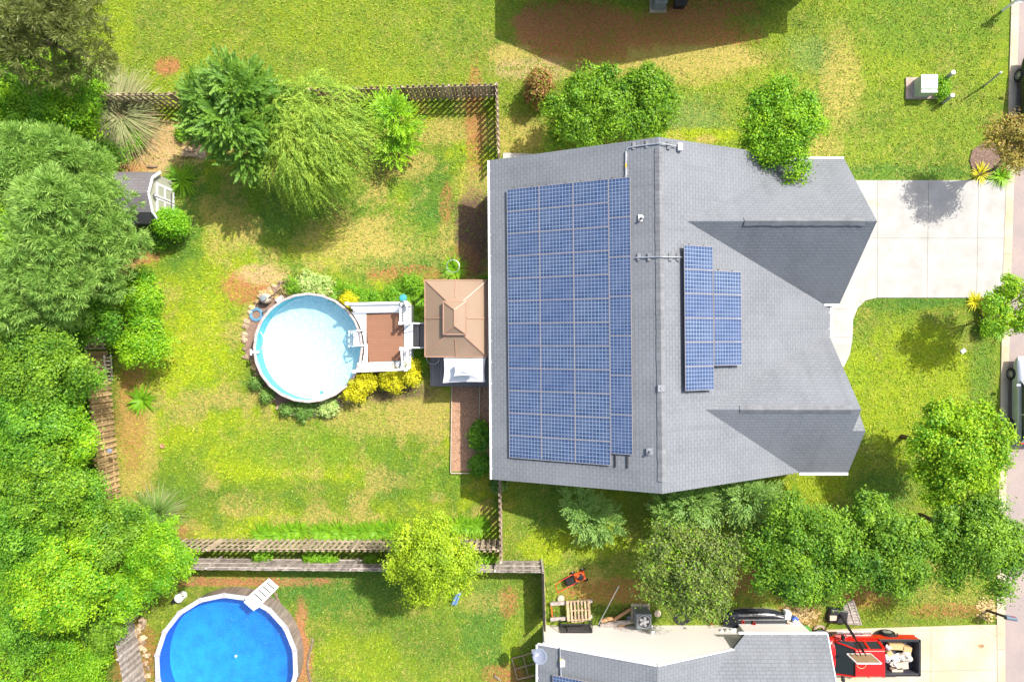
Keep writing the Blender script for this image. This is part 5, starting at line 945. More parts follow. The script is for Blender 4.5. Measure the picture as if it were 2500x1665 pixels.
mailbox((2408, 1489), (2455, 1505), 'black mailbox on a dark post standing in yellow gravel by the kerb', (.95, -.15)); mailbox((2447, 27), (2480, 2), 'white post mailbox at the top edge beside the kerb', (.9, .1), 'white')
mb = MB(); [mb.blob(W(2412, 1487, .02)+Vector((R.gauss(0, .3), R.gauss(0, .32), 0)), (R.uniform(.05, .09), R.uniform(.04, .07), .04), 6, 4, .2, R.random()) for _ in range(150)]; o = mb.build('gravel', M['rock_y']); o['kind'] = 'stuff'
mb = MB(); [mb.blob(W(1950, 1500, .02)+Vector((R.gauss(0, .55), R.gauss(0, .3), 0)), (R.uniform(.05, .1), R.uniform(.04, .08), .04), 6, 4, .2, R.random()) for _ in range(220)]; o = mb.build('gravel', M['rock_y']); o['kind'] = 'stuff'
mb = MB(); [mb.prism([W(2418+dx, 362+dy) for dx, dy in ((-52, 30), (-45, 5), (-10, -18), (14, -22), (30, 0), (34, 60), (-10, 72), (-40, 68))], -.04, .06)]; mb.prism([W(2418+dx, 765+dy) for dx, dy in ((-28, -35), (26, -35), (24, 40), (0, 30), (-22, 16))], -.04, .06); struct(mb.build('mulch_bed', mk('dark_mulch', (.12, .08, .065), (.24, .16, .12), 12., .95, .1, bump=.8)))
mb = MB(); mb.box(W(2352, 857, .04), (.27, .2, .05), rz=.6); tag(mb.build('meter_cover', M['white'], bevel=.02), 'small white plate on the shaded front lawn', 'cover')
# ------------------------------------------------------------------ AC units
def ac(px, py, s, h, label, topmat='acgrey', rz=0.):
    c = W(px, py, 0); t = thing('air_conditioner', label, 'air conditioner', c)
    mb = MB(); mb.box(c+Vector((0, 0, h/2+.06)), (s, s, h), rz=rz); mb.build('cabinet', M[topmat], t, bevel=.06); mb = MB(); mb.lathe(c+Vector((0, 0, h+.06)), [(s*.36, .0), (s*.38, .035), (s*.44, .035), (s*.45, 0)], 26); mb.build('fan_ring', M['metal'], t)
    mb = MB(); mb.lathe(c+Vector((0, 0, h+.063)), [(.01, .004), (s*.37, .004)], 26); f = mb.build('fan_well', M['black'], t); mb = MB()
    for i in range(5): a = i*1.257; mb.box(c+Vector((math.cos(a)*s*.17, math.sin(a)*s*.17, h+.085)), (s*.3, .13, .012), rz=a+.2, t=.5)
    mb.lathe(c+Vector((0, 0, h+.08)), [(.01, .05), (.09, .04), (.1, 0)], 14); mb.build('fan', M['alu'], f)
    mb = MB(); [mb.tube([c+Vector((math.cos(a)*r_, math.sin(a)*r_, h+.11)) for a in np.linspace(0, 2*PI, 24)], .005, 5) for r_ in (s*.12, s*.22, s*.32)]; mb.build('grille', M['metal'], t)
    mb = MB(); mb.box(c+Vector((0, 0, .03)), (s+.2, s+.25, .08), rz=rz); mb.build('pad', M['kerb'], t); return t
ac(1563, 1497, .8, 1.0, 'blue grey air conditioner against the white gable wall'); ac(1606, 11, .68, .8, 'grey air conditioner cut by the top edge in shade')
t = thing('rubbish_bin', 'dark wheeled bin at the top edge beside the air conditioner', 'bin', W(1662, 2)); mb = MB(); mb.box(W(1662, -2, .5), (.55, .6, 1.), taper=1.08); mb.build('bin_body', M['black'], t, bevel=.03); mb = MB(); mb.box(W(1662, -2, 1.03), (.62, .68, .06)); mb.build('lid', M['black'], t, bevel=.02)
# ------------------------------------------------------------------ satellite dish, clutter by the neighbour
t = thing('satellite_dish', 'blue grey satellite dish on the corner of the bottom roof', 'satellite dish', W(1300, 1592, 2.6)); q0 = W(1318, 1602, 3.15); n_ = Vector((-.35, .25, .85)).normalized(); Mx = n_.to_track_quat('Z', 'Y').to_matrix()
mb = MB(); mb.lathe(q0, [(.01, -.06), (.15, -.05), (.28, -.02), (.36, .03), (.37, .04), (.36, .05), (.28, .0), (.15, -.03), (.01, -.04)], 26, .5, Mx); mb.build('reflector', M['dish'], t, smooth=True)
mb = MB(); mb.tube([W(1303, 1590, 2.62), W(1306, 1594, 2.95), q0-n_*.08], .03, 8); mb.box(W(1303, 1590, 2.62), (.2, .2, .04)); mb.build('mast', M['white'], t); mb = MB(); mb.tube([q0-Vector((0, 0, .3)), q0+n_*.45+Vector((0, .1, -.1))], .018, 7); mb.box(q0+n_*.45+Vector((0, .1, -.08)), (.1, .1, .1)); mb.build('feed_arm', M['white'], t)
mb = MB(); P4 = [W(1250, 1607, .1), W(1303, 1592, .1), W(1318, 1644, .1), W(1263, 1658, .1)]
for a, b in ((0, 1), (1, 2), (2, 3), (3, 0)): mb.bar(P4[a], P4[b], .05, .08)
mb.bar(P4[0].lerp(P4[1], .5), P4[3].lerp(P4[2], .5), .05, .075); mb.bar(P4[0].lerp(P4[3], .5), P4[1].lerp(P4[2], .5), .05, .07); tag(mb.build('timber_grid', M['pallet']), 'square timber grid frame lying in shade left of the bottom house', 'frame')
mb = MB(); mb.tube([W(1206, 1648, .08), W(1222, 1660, .06)], [.07, .05], 8); tag(mb.build('log', M['bark_l']), 'small dark stick on the grass at the bottom edge', 'log')
def pallet(px, py, w, l, rz, z, label, mat='pallet', tilt=None, n=7):
    c = W(px, py, z); t = thing('pallet', label, 'pallet', c); Mx = (tilt or Matrix.Identity(3)) @ Matrix.Rotation(rz, 3, 'Z'); o = c
    for i in range(n): mb = MB(); x = (i/(n-1)-.5)*(w-.1); mb.box(o+Mx @ Vector((x, 0, .13)), (.09 if 0 < i < n-1 else .13, l, .02), M=Mx); mb.build('board', M[mat], t)
    for y in (-.46, 0, .46): mb = MB(); mb.box(o+Mx @ Vector((0, y*l, .07)), (w, .05, .09), M=Mx); mb.build('stringer', M[mat], t)
    mb = MB(); [mb.box(o+Mx @ Vector((x*w, 0, .01)), (.1, l, .02), M=Mx) for x in (-.42, 0, .42)]; mb.build('bottom_board', M[mat], t); return t
pallet(1412, 1488, 1.2, 1.05, .06, .42, 'wooden pallet resting on two timbers beside the neighbour')
for y, l_ in ((1472, 'upper timber under the wooden pallet'), (1510, 'lower timber under the wooden pallet')):
    mb = MB(); mb.bar(W(1344, y+2, .34), W(1446, y-6, .34), .17, .1); [mb.box(W(x, y-2, .14), (.12, .12, .3)) for x in (1352, 1438)]; tag(mb.build('timber', M['wood_g']), l_, 'timber')
mb = MB(); mb.bar(W(1395, 1517, .15), W(1432, 1513, .15), .12, .06); tag(mb.build('plank', M['pallet']), 'short plank lying just below the pallet', 'plank')
mb = MB(); mb.bar(W(1346, 1478, .2), W(1349, 1508, .2), .05, .05); tag(mb.build('pole', M['orange']), 'orange pole linking the two timbers left of the pallet', 'pole')
mb = MB(); mb.lathe(W(1369, 1460, .0), [(.19, 0), (.2, .06), (.17, .16), (.01, .18)], 18); tag(mb.build('bucket', M['tan']), 'round white topped pot above the pallet timbers', 'pot')
mb = MB(); mb.tube([W(1461, 1524, .3), W(1511, 1430, 1.3)], .025, 8); tag(mb.build('pole', M['alu']), 'long thin pale pole leaning diagonally right of the pallet', 'pole')
for a, b, r_, l_ in (((1466, 1528), (1540, 1517), .13, 'thick grey log at the bottom of the wood pile'), ((1490, 1518), (1540, 1486), .07, 'long tan plank on top of the wood pile'), ((1468, 1516), (1497, 1508), .1, 'short reddish log at the left of the wood pile'), ((1482, 1534), (1505, 1528), .09, 'orange brown split log below the grey log'), ((1505, 1532), (1528, 1524), .08, 'yellow split log right end of the wood pile')):
    mb = MB(); p, q = W(*a, .15), W(*b, .15+r_); 
    if 'plank' in l_: mb.bar(p, q, .16, .05)
    else: mb.tube([p, p.lerp(q, .5)+Vector((.02, .03, .02)), q], [r_, r_*1.05, r_*.85], 9)
    tag(mb.build('log' if 'plank' not in l_ else 'plank', M['log'] if 'grey' not in l_ else M['wood_g']), l_, 'log' if 'plank' not in l_ else 'plank')
for x, y, r_, mt, l_ in ((1535, 1508, .12, 'dish', 'small grey round lid between wood pile and air conditioner'), (1605, 1497, .19, 'tan', 'beige round utility lid right of the air conditioner')): mb = MB(); mb.lathe(W(x, y), [(.01, .07), (r_*.9, .07), (r_, .04), (r_, -.02)], 22); tag(mb.build('manhole_cover', M[mt]), l_, 'lid')
mb = MB(); [mb.tube([W(1665, 1507)+Vector((math.cos(a)*r_, math.sin(a)*r_*.8, .05+.03*R.random())) for a in np.linspace(0, 2*PI, 24)], .03, 7) for r_ in (.25, .32, .38, .42)]; mb.tube([W(1665, 1518, .1), W(1668, 1530, .1), W(1676, 1534, .6)], .02, 6); tag(mb.build('coiled_hose', M['black']), 'coiled black hose on soil beside the white gable wall', 'hose')
# crate of black wire
t = thing('wire_crate', 'black wire crate standing against the white gable wall', 'crate', W(1400, 1524)); a, b = W(1366, 1524), W(1440, 1524)
for z in (.05, 1.0):
    mb = MB(); y0c, y1c = a.y-.02+.03, a.y+.42; P = [Vector((a.x, y0c, z)), Vector((b.x, y0c, z)), Vector((b.x, y1c, z)), Vector((a.x, y1c, z))]; [mb.bar(P[i], P[(i+1) % 4], .045, .045) for i in range(4)]; mb.build('frame', M['black'], t)
mb = MB(); [mb.bar(Vector((x, y, .05)), Vector((x, y, 1.)), .04, .04) for x in (a.x, b.x, a.x+.35) for y in (y0c, y1c)]; [mb.bar(Vector((a.x+(b.x-a.x)*i/22, y0c, .05)), Vector((a.x+(b.x-a.x)*i/22, y0c, 1.)), .014, .014) for i in range(23)]; [mb.bar(Vector((a.x, y0c, z)), Vector((b.x, y0c, z)), .014, .014) for z in np.linspace(.1, .95, 12)]; mb.build('wire_mesh', M['black'], t)
mb = MB(); mb.tube([W(1590, 1526, .9), W(1597, 1540, .95)], .02, 6); mb.box(W(1594, 1541, 1.2), (.16, .1, .2)); tag(mb.build('meter_box', M['white']), 'small white box with cable on the gable wall below the air conditioner', 'meter box')
# lawn mower
t = thing('lawn_mower', 'orange lawn mower with black grass bag and folded handle', 'lawn mower', W(1400, 1408)); ang = .32; Mx = Matrix.Rotation(ang, 3, 'Z'); c = W(1412, 1405, 0); L_ = lambda x, y, z: c+Mx @ Vector((x, y, z))
mb = MB(); mb.box(L_(.05, 0, .2), (.62, .5, .16), M=Mx, taper=.85); mb.build('body', M['orange'], t, bevel=.04); mb = MB(); mb.lathe(L_(.08, .02, .28), [(.16, 0), (.17, .12), (.1, .18), (.01, .19)], 16); mb.build('engine', M['black'], t); mb = MB(); mb.box(L_(.0, .12, .42), (.16, .12, .05), M=Mx); mb.build('fuel_cap', M['orange'], t)
mb = MB(); mb.box(L_(-.52, -.02, .28), (.55, .45, .3), M=Mx, taper=.8); mb.build('grass_bag', M['rubber'], t, bevel=.06)
for x in (-.22, .32):
    for y in (-.29, .29): mb = MB(); mb.tube([L_(x, y-.03, .12), L_(x, y+.03, .12)], .12, 16); w_ = mb.build('wheel', M['rubber'], t); mb = MB(); mb.tube([L_(x, y-.034, .12), L_(x, y+.034, .12)], .055, 12); mb.build('hub', M['white'], w_)
mb = MB(); mb.tube([L_(-.25, -.24, .25), L_(-.9, -.24, .55), L_(-1.25, -.22, .8), L_(-1.28, 0, .82), L_(-1.25, .22, .8), L_(-.9, .24, .55), L_(-.25, .24, .25)], .016, 8); mb.build('handle', M['red'], t)
# upturned boat and things beside it
t = thing('boat', 'upturned dark boat with olive side lying below the trees', 'boat', W(1830, 1505)); c = W(1838, 1510, 0); mb = MB(); st = 14; vs = []; prof = [(-1, 0), (-.97, .2), (-.75, .42), (-.4, .48), (0, .5), (.4, .48), (.75, .42), (.97, .2), (1, 0)]
for i in range(st+1): s = i/st; w_ = .62*(1-max(0, (s-.62)/.38)**2.2*.45)*(1-max(0, (.4-s)/.4)**2.5*.5); [vs.append(c+Vector(((s-.5)*3.3, y*w_, z*.85*(1-.25*max(0, (.3-s)/.3))))) for y, z in prof]
m_ = len(prof); fs = [(i*m_+j, i*m_+j+1, (i+1)*m_+j+1, (i+1)*m_+j) for i in range(st) for j in range(m_-1)]; hi = [f for f in fs if 1 <= (f[0] % m_) <= 6]; lo = [f for f in fs if f not in hi]
mb.add(vs, lo+[tuple(st*m_+j for j in range(m_))], .5); mb.build('side', M['olive'], t, smooth=False); mb = MB(); mb.add(vs, hi, .5); hu = mb.build('hull', M['cardark'], t, smooth=True)
for y in (-.32, -.1, .12, .34): mb = MB(); mb.bar(c+Vector((-.9, y, .45)), c+Vector((1.55, y, .43)), .035, .03); mb.build('keel_strip', M['metal'], hu)
for x, y, l_ in ((1737, 1514, 'red bucket at the left end of the upturned boat'), (1838, 1518, 'red cup lying on the olive side of the boat'), (1811, 1514, 'faded red cup beside the boat, left of the other cup')):
    mb = MB(); r_ = .17 if 'bucket' in l_ else .08; mb.lathe(W(x, y, 0.05 if 'bucket' in l_ else .35), [(r_*.5, 0), (r_*.8, .0), (r_, .22), (r_*.85, .22), (r_*.7, .05), (.01, .05)], 16); tag(mb.build('bucket' if 'bucket' in l_ else 'cup', M['redpl']), l_, 'bucket' if 'bucket' in l_ else 'cup')
for i, x in enumerate((1762, 1776, 1790, 1806)): mb = MB(); mb.blob(W(x, 1543-i*1.5, .7), (.17, .14, .16), 10, 7, .18); tag(mb.build('plastic_bag', M['bag' if i % 2 else 'vinyl']), 'pale plastic bag hanging by the gable wall, %s from the left' % ORD[i], 'bag', 'pale bags beside the gable wall')
mb = MB(); mb.box(W(1921, 1500, .25), (.36, .46, .42), rz=-.15, taper=.9); tag(mb.build('storage_bin', M['vinyl'], bevel=.05), 'white plastic tub right of the upturned boat', 'tub')
mb = MB(); mb.lathe(W(1937, 1507), [(.01, .0), (.13, 0), (.15, .3), (.01, .3)], 16); tag(mb.build('bucket', M['blue']), 'blue bucket next to the white tub', 'bucket')
mb = MB(); mb.tube([W(1918, 1528, .3), W(1925, 1520, .5), W(1932, 1528, .4), W(1940, 1535, .4)], .02, 6); mb.box(W(1918, 1526, .3), (.25, .15, .15), rz=.4); tag(mb.build('trimmer', M['redpl']), 'red string trimmer lying below the white tub', 'trimmer')
mb = MB(); mb.tube([W(1938, 1513, .25), W(1972, 1545, .3)], .1, 10); tag(mb.build('drain_pipe', M['vinyl']), 'short fat white drain pipe running to the bottom roof corner', 'pipe')
mb = MB(); mb.prism([W(1962, 1524), W(1972, 1526), W(1985, 1545), W(1968, 1545)], 0, .12); tag(mb.build('tarp', M['greencan']), 'small green tarp beside the white drain pipe', 'tarp')
mb = MB(); [mb.tube([W(2000, 1535)+Vector((math.cos(a)*r_, math.sin(a)*r_*.7, .06)) for a in np.linspace(0, 2*PI, 22)], .04, 7) for r_ in (.22, .3)]; tag(mb.build('coiled_rope', M['wood']), 'brown coiled rope at the corner of the bottom roof', 'rope')
# rack, basketball hoop
tl = Matrix.Rotation(.35, 3, 'X')
t = thing('lattice_rack', 'grey slatted rack propped beside the basketball hoop base', 'rack', W(2080, 1500)); P = [W(2058, 1477, .3), W(2083, 1465, .5), W(2103, 1524, .12), W(2070, 1522, .1)]; mb = MB()
[mb.bar(P[i], P[(i+1) % 4], .06, .06) for i in range(4)]; mb.build('frame', M['wood_g'], t); mb = MB(); [mb.bar(P[0].lerp(P[3], s), P[1].lerp(P[2], s), .13, .03) for s in np.linspace(.1, .9, 7)]; mb.bar(P[0].lerp(P[1], .5)+Vector((0, 0, .03)), P[3].lerp(P[2], .5)+Vector((0, 0, .03)), .04, .04); mb.build('slats', M['wood_g'], t)
t = thing('basketball_hoop', 'portable basketball hoop leaning over the red pickup', 'basketball hoop', W(2045, 1505)); mb = MB(); mb.box(W(2045, 1503, .16), (1.15, .85, .3), rz=-.12, taper=.8); mb.build('base', M['black'], t, bevel=.05)
mb = MB(); mb.box(W(2034, 1508, .33), (.35, .25, .08)); mb.build('weight', M['tan'], t)
mb = MB(); mb.bar(W(2052, 1500, .3), W(2086, 1555, 1.9), .1, .1); mb.bar(W(2084, 1552, 1.85), W(2108, 1592, 3.1), .07, .07); mb.build('pole', M['black'], t)
for s_ in (-.12, .12): mb = MB(); mb.bar(W(2092, 1566, 2.3)+Vector((s_, 0, 0)), W(2108, 1600, 3.4)+Vector((s_, 0, 0)), .04, .05); mb.build('arm', M['black'], t)
b0, b1, zl, zh = W(2068, 1596, 2.75), W(2126, 1596, 2.75), 2.75, 3.72; mb = MB(); cb = (b0+b1)/2; mb.box((cb.x, cb.y, (zl+zh)/2), (b1.x-b0.x, .03, zh-zl)); bb_ = mb.build('backboard', plain('clear_backboard', (.42, .28, .16), .2), t)
mb = MB(); w2 = (b1.x-b0.x)/2; [mb.bar((cb.x-w2, cb.y, z), (cb.x+w2, cb.y, z), .05, .04) for z in (zl, zh)]; [mb.bar((cb.x+s_*w2, cb.y, zl), (cb.x+s_*w2, cb.y, zh), .05, .04) for s_ in (-1, 1)]; mb.build('board_frame', M['vinyl'], bb_)
rc = Vector((cb.x+.05, cb.y-.4, 2.9)); mb = MB(); mb.tube([rc+Vector((math.cos(a)*.23, math.sin(a)*.23, 0)) for a in np.linspace(0, 2*PI, 26)], .018, 8); mb.bar(rc+Vector((0, .23, 0)), Vector((rc.x, cb.y, 2.9)), .1, .02); mb.build('rim', plain('faded_orange_rim', (.75, .3, .12), .4), t)
# slide under the yellow green tree
t = thing('toy_slide', 'light blue toy slide sticking out under the yellow green tree', 'slide', W(1115, 1465)); mb = MB(); mb.bar(W(1108, 1475, .1), W(1119, 1448, .9), .28, .05); mb.bar(W(1104, 1475, .15), W(1115, 1448, .95), .03, .12); mb.bar(W(1112, 1475, .15), W(1123, 1448, .95), .03, .12); mb.build('chute', M['skyblue'], t)
mb = MB(); mb.bar(W(1119, 1448, .9), W(1121, 1442, 0), .3, .04); mb.build('steps', M['white'], t)
# ------------------------------------------------------------------ grass blades
def grass(n):
    X = NR.uniform(-27.5, 26, n); Y = NR.uniform(-18.6, 18.6, n); px = NX+X*F/H; py = NY-Y*F/H
    def inr(a, b, c, d): return (px > a) & (px < b) & (py > c) & (py < d)
    bad = inr(1225, 2010, 420, 1140) | inr(2000, 2440, 437, 732) | inr(1985, 2085, 700, 890) | (px > 2436-(py-1150)*.0) | inr(1330, 2500, 1524, 1700) | inr(1990, 2440, 1518, 1700) | inr(1045, 1215, 685, 945) | inr(1100, 1205, 920, 1155) | inr(850, 1010, 740, 905) | inr(240, 425, 425, 560) | inr(2205, 2298, 185, 248) | inr(1200, 1330, 372, 425)
    bad |= (px-765)**2+(py-850)**2 < 165**2; bad |= (px-578)**2+(py-1595)**2 < 178**2; bad |= (px > 2375) & (py > 325) & (py < 440) | inr(2385, 2440, 728, 810)
    ok = ~bad; X, Y = X[ok], Y[ok]; i = np.clip(np.searchsorted(GR['xs'], X), 0, len(GR['xs'])-1); j = np.clip(np.searchsorted(GR['ys'], Y), 0, len(GR['ys'])-1)
    c, cb, wb = GR['c'][j, i], GR['cb'][j, i], GR['wb'][j, i]; pick = NR.random(len(X))*1.0 < wb*.55; keep = NR.random(len(X)) > (wb-.55)*1.6; m = len(X)
    col = np.where(pick[:, None], cb*.5+c*.5, c)*NR.uniform(.72, 1.26, (m, 1))+NR.normal(0, .012, (m, 3)); col = np.clip(col, .005, .9)
    X, Y, col = X[keep], Y[keep], col[keep]; m = len(X); a = NR.uniform(0, 2*PI, m)+.0; el = NR.uniform(.15, 1.1, m); L = NR.uniform(.07, .19, m); w = NR.uniform(.012, .024, m)
    d = np.stack([np.cos(a)*np.cos(el), np.sin(a)*np.cos(el), np.sin(el)], -1)*L[:, None]; sd = np.stack([-np.sin(a), np.cos(a), 0*a], -1)*w[:, None]; p = np.stack([X, Y, 0*X+.0], -1)
    v = np.stack([p-sd, p+sd, p+d*.6+sd*.7, p+d, p+d*.6-sd*.7], 1).reshape(-1, 3); me = bpy.data.meshes.new('grass'); npmesh(me, v, np.arange(m*5).reshape(m, 5))
    at = me.attributes.new('cover', 'FLOAT_COLOR', 'POINT'); at.data.foreach_set('color', np.repeat(np.concatenate([col, np.ones((m, 1))], 1), 5, 0).astype(np.float32).ravel())
    g = NT('grass_blades'); g.fin(g.n('ShaderNodeAttribute', attribute_name='cover').outputs['Color'], .6, .2); me.materials.append(g.mat); o_ = link('grass', me); o_['kind'] = 'stuff'
grass(230000)
# ------------------------------------------------------------------ vehicles
def loft(mb, secs, t=.5, caps=True):
    m = len(secs[0]); vs = [p for s in secs for p in s]; fs = [(i*m+j, i*m+(j+1) % m, (i+1)*m+(j+1) % m, (i+1)*m+j) for i in range(len(secs)-1) for j in range(m)]
    if caps: fs += [tuple(range(m-1, -1, -1)), tuple(range((len(secs)-1)*m, len(secs)*m))]
    mb.add(vs, fs, t)
def wheel(t, c, r, w, side, fr=None):
    mb = MB(); Mx = Matrix.Rotation(PI/2, 3, 'X'); mb.lathe(c, [(r*.62, -w/2), (r*.9, -w/2), (r, -w*.32), (r, w*.32), (r*.9, w/2), (r*.62, w/2)], 28, .5, Mx); wh = mb.build('wheel', M['rubber'], t, world=False)
    mb = MB(); o = c+Vector((0, side*w*.42, 0)); mb.lathe(o, [(r*.66, 0), (r*.6, .01), (r*.58, -.04)], 28, .5, Mx)
    for i in range(9): a = i*2*PI/9; d = Vector((math.cos(a), 0, math.sin(a))); mb.bar(o+d*r*.08, o+d*r*.62, .035, .03)
    mb.lathe(o, [(.01, .02), (r*.13, .02), (r*.14, -.02)], 12, .5, Mx); mb.build('rim', M['alu'], wh, world=False)
    mb = MB(); mb.lathe(o+Vector((0, -side*.05, 0)), [(.01, 0), (r*.6, 0)], 24, .5, Mx); mb.build('brake_disc', M['black'], wh, world=False)
def car(name, label, paint, loc, rz, L=4.5, Wd=1.8, Hh=1.5, hood=.26, tail=.06, r=.33):
    t = thing(name, label, 'car', loc, None, rz); h = Wd/2; xs = [(-L/2, .55, .72, .82), (-L/2+.12, .35, .86, .95), (-L/2+.7, .28, .93, .98), (0, .25, .93, 1.), (L/2-1.3, .26, .9, 1.), (L/2-.5, .3, .78, .96), (L/2-.12, .36, .68, .88), (L/2, .5, .6, .76)]
    def sec(x, zb_, zs_, k): w = h*k; return [Vector((x, -w*.9, zb_)), Vector((x, -w, zb_+.14)), Vector((x, -w*.99, (zb_+zs_)/2+.08)), Vector((x, -w*.93, zs_)), Vector((x, -w*.5, zs_+.05)), Vector((x, w*.5, zs_+.05)), Vector((x, w*.93, zs_)), Vector((x, w*.99, (zb_+zs_)/2+.08)), Vector((x, w, zb_+.14)), Vector((x, w*.9, zb_))]
    mb = MB(); loft(mb, [sec(*q) for q in xs]); bd = mb.build('body', M[paint], t, True, world=False); sb = bd.modifiers.new('sub', 'SUBSURF'); sb.levels = sb.render_levels = 2
    x0, x1, x2, x3 = -L/2+.12, -L/2+.75, L/2-2.1, L/2-1.25
    gs = [(x0, .88, .80), (x1, Hh-.04, .66), ((x1+x2)/2, Hh, .68), (x2, Hh-.05, .66), (x3, .93, .82)]
    mb = MB(); zl = .9
    secs = [[Vector((x0 if i == 0 else x, -h*.86, zl)), Vector((x, -h*w_, z)), Vector((x, h*w_, z)), Vector((x, h*.86, zl))] for i, (x, z, w_) in enumerate(gs)]
    loft(mb, secs); mb.build('windows', M['glass'], t, world=False, bevel=.03)
    mb = MB(); ri = [(x1+.02, Hh-.02, .67), ((x1+x2)/2, Hh+.02, .69), (x2-.02, Hh-.03, .67)]; loft(mb, [[Vector((x, -h*w_, z-.05)), Vector((x, -h*w_*.9, z+.01)), Vector((x, h*w_*.9, z+.01)), Vector((x, h*w_, z-.05))] for x, z, w_ in ri])
    for s_ in (-1, 1):
        mb.bar((x3, s_*h*.84, .92), (x2, s_*h*.675, Hh-.04), .06, .05); mb.bar((x0, s_*h*.82, .9), (x1, s_*h*.675, Hh-.03), .1, .07); mb.bar(((x1+x2)/2-.05, s_*h*.88, .92), ((x1+x2)/2-.05, s_*h*.69, Hh-.01), .07, .05)
        mb.bar((x1-.5, s_*h*.885, .93), (x3, s_*h*.885, .93), .03, .03)
    mb.build('roof', M[paint], t, world=False)
    for s_ in (-1, 1):
        mb = MB(); mb.box((x3-.25, s_*(h+.1), .98), (.13, .24, .14)); mb.build('mirror', M[paint], t, world=False, bevel=.03)
        mb = MB(); mb.box((L/2-.14, s_*h*.66, .62), (.22, .34, .13)); mb.build('headlight', M['vinyl'], t, world=False, bevel=.03); mb = MB(); mb.box((-L/2+.1, s_*h*.8, .82), (.16, .2, .2)); mb.build('tail_light', M['redpl'], t, world=False, bevel=.03)
        for x in (-L/2+.95, L/2-.95): wheel(t, Vector((x, s_*(h-.1), r)), r, .21, s_)
    return t
car('parked_car', 'blue grey car parked at the kerb on the right edge', 'carblue', (26.95, (NY-976)*(H-.6)/F, .02), PI/2, 4.55, 1.84, 1.52)
car('parked_car', 'dark car at the right edge above the driveway, upper of the two cars', 'cardark', (27.35, (NY-246)*(H-.6)/F, .02), PI/2, 4.7, 1.84, 1.5)
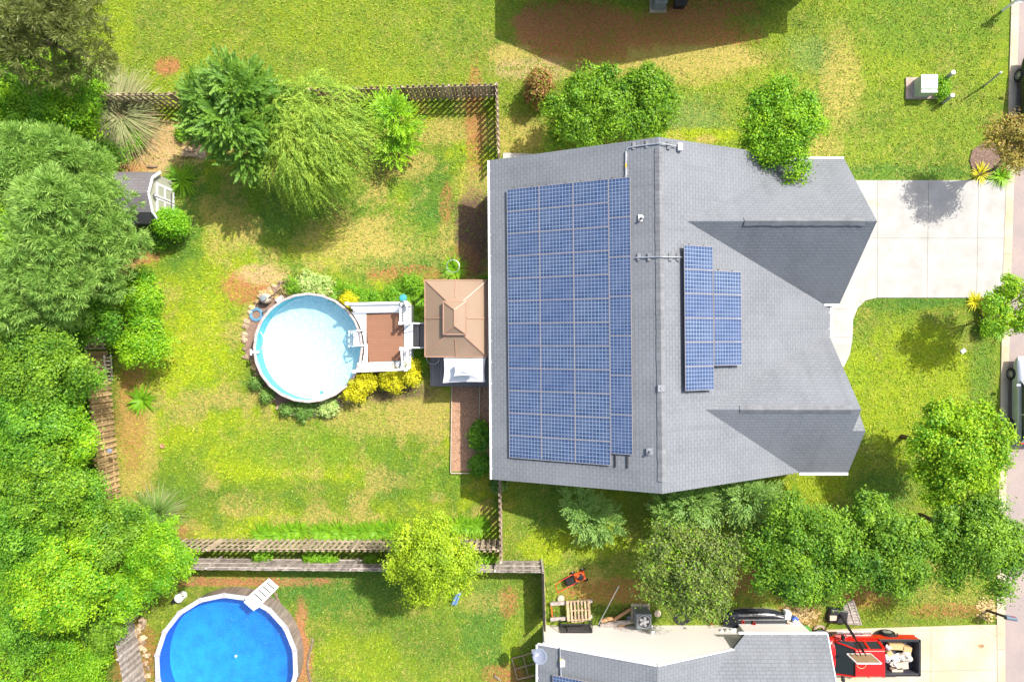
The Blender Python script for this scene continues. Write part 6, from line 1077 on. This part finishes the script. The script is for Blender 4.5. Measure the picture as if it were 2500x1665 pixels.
def pickup():
    X0, X1, Y = 15.75, 20.85, -16.15; L = X1-X0; t = thing('pickup_truck', 'red pickup truck with a loaded bed on the lower driveway', 'truck', ((X0+X1)/2, Y, .045), None, PI); h = .93
    Lx = L/2; B = lambda nm, c, d, mt='red', bv=.03, tp=1.: (lambda mb: mb.build(nm, M[mt], t, world=False, bevel=bv))((lambda mb: (mb.box(c, d, taper=tp), mb)[1])(MB()))
    def sec(x, w, zb_, zs_, cr=.06): return [Vector((x, -w*.95, zb_)), Vector((x, -w, zb_+.2)), Vector((x, -w, zs_-.15)), Vector((x, -w*.93, zs_)), Vector((x, -w*.4, zs_+cr)), Vector((x, w*.4, zs_+cr)), Vector((x, w*.93, zs_)), Vector((x, w, zs_-.15)), Vector((x, w, zb_+.2)), Vector((x, w*.95, zb_))]
    mb = MB(); loft(mb, [sec(1.0, h, .38, 1.06), sec(2.0, h, .38, 1.05), sec(2.75, h*.97, .4, 1.0), sec(3.05, h*.9, .42, .92), sec(3.15, h*.85, .5, .8)]); mb.build('hood', M['red'], t, True, world=False)
    mb = MB(); loft(mb, [sec(-.42, h, .38, 1.08, .03), sec(1.05, h, .38, 1.08, .03)]); mb.build('cab', M['red'], t, world=False)
    mb = MB(); loft(mb, [[Vector((x, -h*.9, 1.06)), Vector((x2, -h*.74, z)), Vector((x2, h*.74, z)), Vector((x, h*.9, 1.06))] for x, x2, z in ((-.42, -.34, 1.68), (1.85, 1.05, 1.68))]); mb.build('windows', M['glass'], t, world=False)
    mb = MB(); loft(mb, [[Vector((x, -h*.76, 1.66)), Vector((x, -h*.66, 1.745)), Vector((x, h*.66, 1.745)), Vector((x, h*.76, 1.66))] for x in (-.4, 1.07)])
    for s_ in (-1, 1): mb.bar((1.05, s_*h*.74, 1.68), (1.87, s_*h*.9, 1.06), .07, .06); mb.bar((-.36, s_*h*.76, 1.68), (-.42, s_*h*.9, 1.06), .16, .06); mb.bar((.38, s_*h*.77, 1.68), (.34, s_*h*.9, 1.06), .12, .06)
    mb.build('roof', M['red'], t, world=False, bevel=.02)
    for s_ in (-1, 1): B('bed_side', (-1.48, s_*(h-.05), .8), (2.1, .1, .6)); B('bed_rail', (-1.48, s_*(h-.05), 1.12), (2.1, .13, .05), 'black', .01)
    B('tailgate', (-Lx+.04, 0, .8), (.08, 1.74, .6)); B('bed_rail', (-Lx+.05, 0, 1.12), (.12, 1.84, .05), 'black', .01); B('bed_floor', (-1.48, 0, .56), (2.05, 1.7, .05), 'bedliner', .0); B('bed_rail', (-.46, 0, 1.11), (.06, 1.7, .05), 'black', .0)
    for s_ in (-1, 1): B('bed_liner', (-1.48, s_*(h-.115), .84), (2.03, .02, .52), 'bedliner', 0.)
    B('bed_liner', (-Lx+.1, 0, .84), (.03, 1.66, .52), 'bedliner', 0.)
    B('bumper', (-Lx-.06, 0, .5), (.12, 1.75, .18), 'metal')
    for s_ in (-1, 1):
        B('mirror', (1.45, s_*(h+.12), 1.2), (.14, .25, .2), 'black', .03); B('side_step', (.5, s_*(h+.05), .38), (1.8, .14, .05), 'metal', .01)
        for x in (-1.28, 2.15): wheel(t, Vector((x, s_*(h-.05), .37)), .37, .25, s_); mb = MB(); mb.tube([Vector((x+math.cos(a)*.46, s_*(h+.005), .37+math.sin(a)*.46)) for a in np.linspace(.15, PI-.15, 12)], .04, 6); mb.build('wheel_arch', M['black'], t, world=False)
    return t
pickup()
bedx = lambda px, py, z: W(px, py, z)
for x, y, sx, sy_, rz, mt, l_ in ((2186, 1576, .75, .3, -.05, 'card', 'flattened brown cardboard box at the top side of the truck bed'), (2212, 1582, .45, .25, -.2, 'card', 'small brown carton beside the flattened box in the bed'), (2200, 1622, .6, .35, .1, 'tan', 'beige folded carton in the lower half of the truck bed'), (2188, 1634, .55, .2, .2, 'tan', 'long pale carton at the lower side of the truck bed'), (2170, 1592, .25, .25, .5, 'card', 'crumpled carton near the cab in the truck bed')):
    mb = MB(); mb.box(bedx(x, y, .86), (sx, sy_, .28), rz=rz); tag(mb.build('cardboard_box', M[mt]), l_, 'box')
for x, y, r_, l_, mt in ((2210, 1602, (.36, .26, .24), 'large clear bag of rubbish near the tailgate', 'bag'), (2184, 1604, (.24, .2, .22), 'white rubbish bag in the middle of the truck bed', 'vinyl'), (2165, 1606, (.16, .2, .2), 'small white bag against the cab', 'vinyl'), (2180, 1620, (.2, .14, .18), 'crumpled pinkish bag below the white bag', 'bag'), (2168, 1580, (.13, .12, .16), 'small white bag at the top corner of the bed', 'vinyl')):
    mb = MB(); mb.blob(bedx(x, y, .92), r_, 14, 9, .16); tag(mb.build('rubbish_bag', M[mt]), l_, 'bag')
#@@END
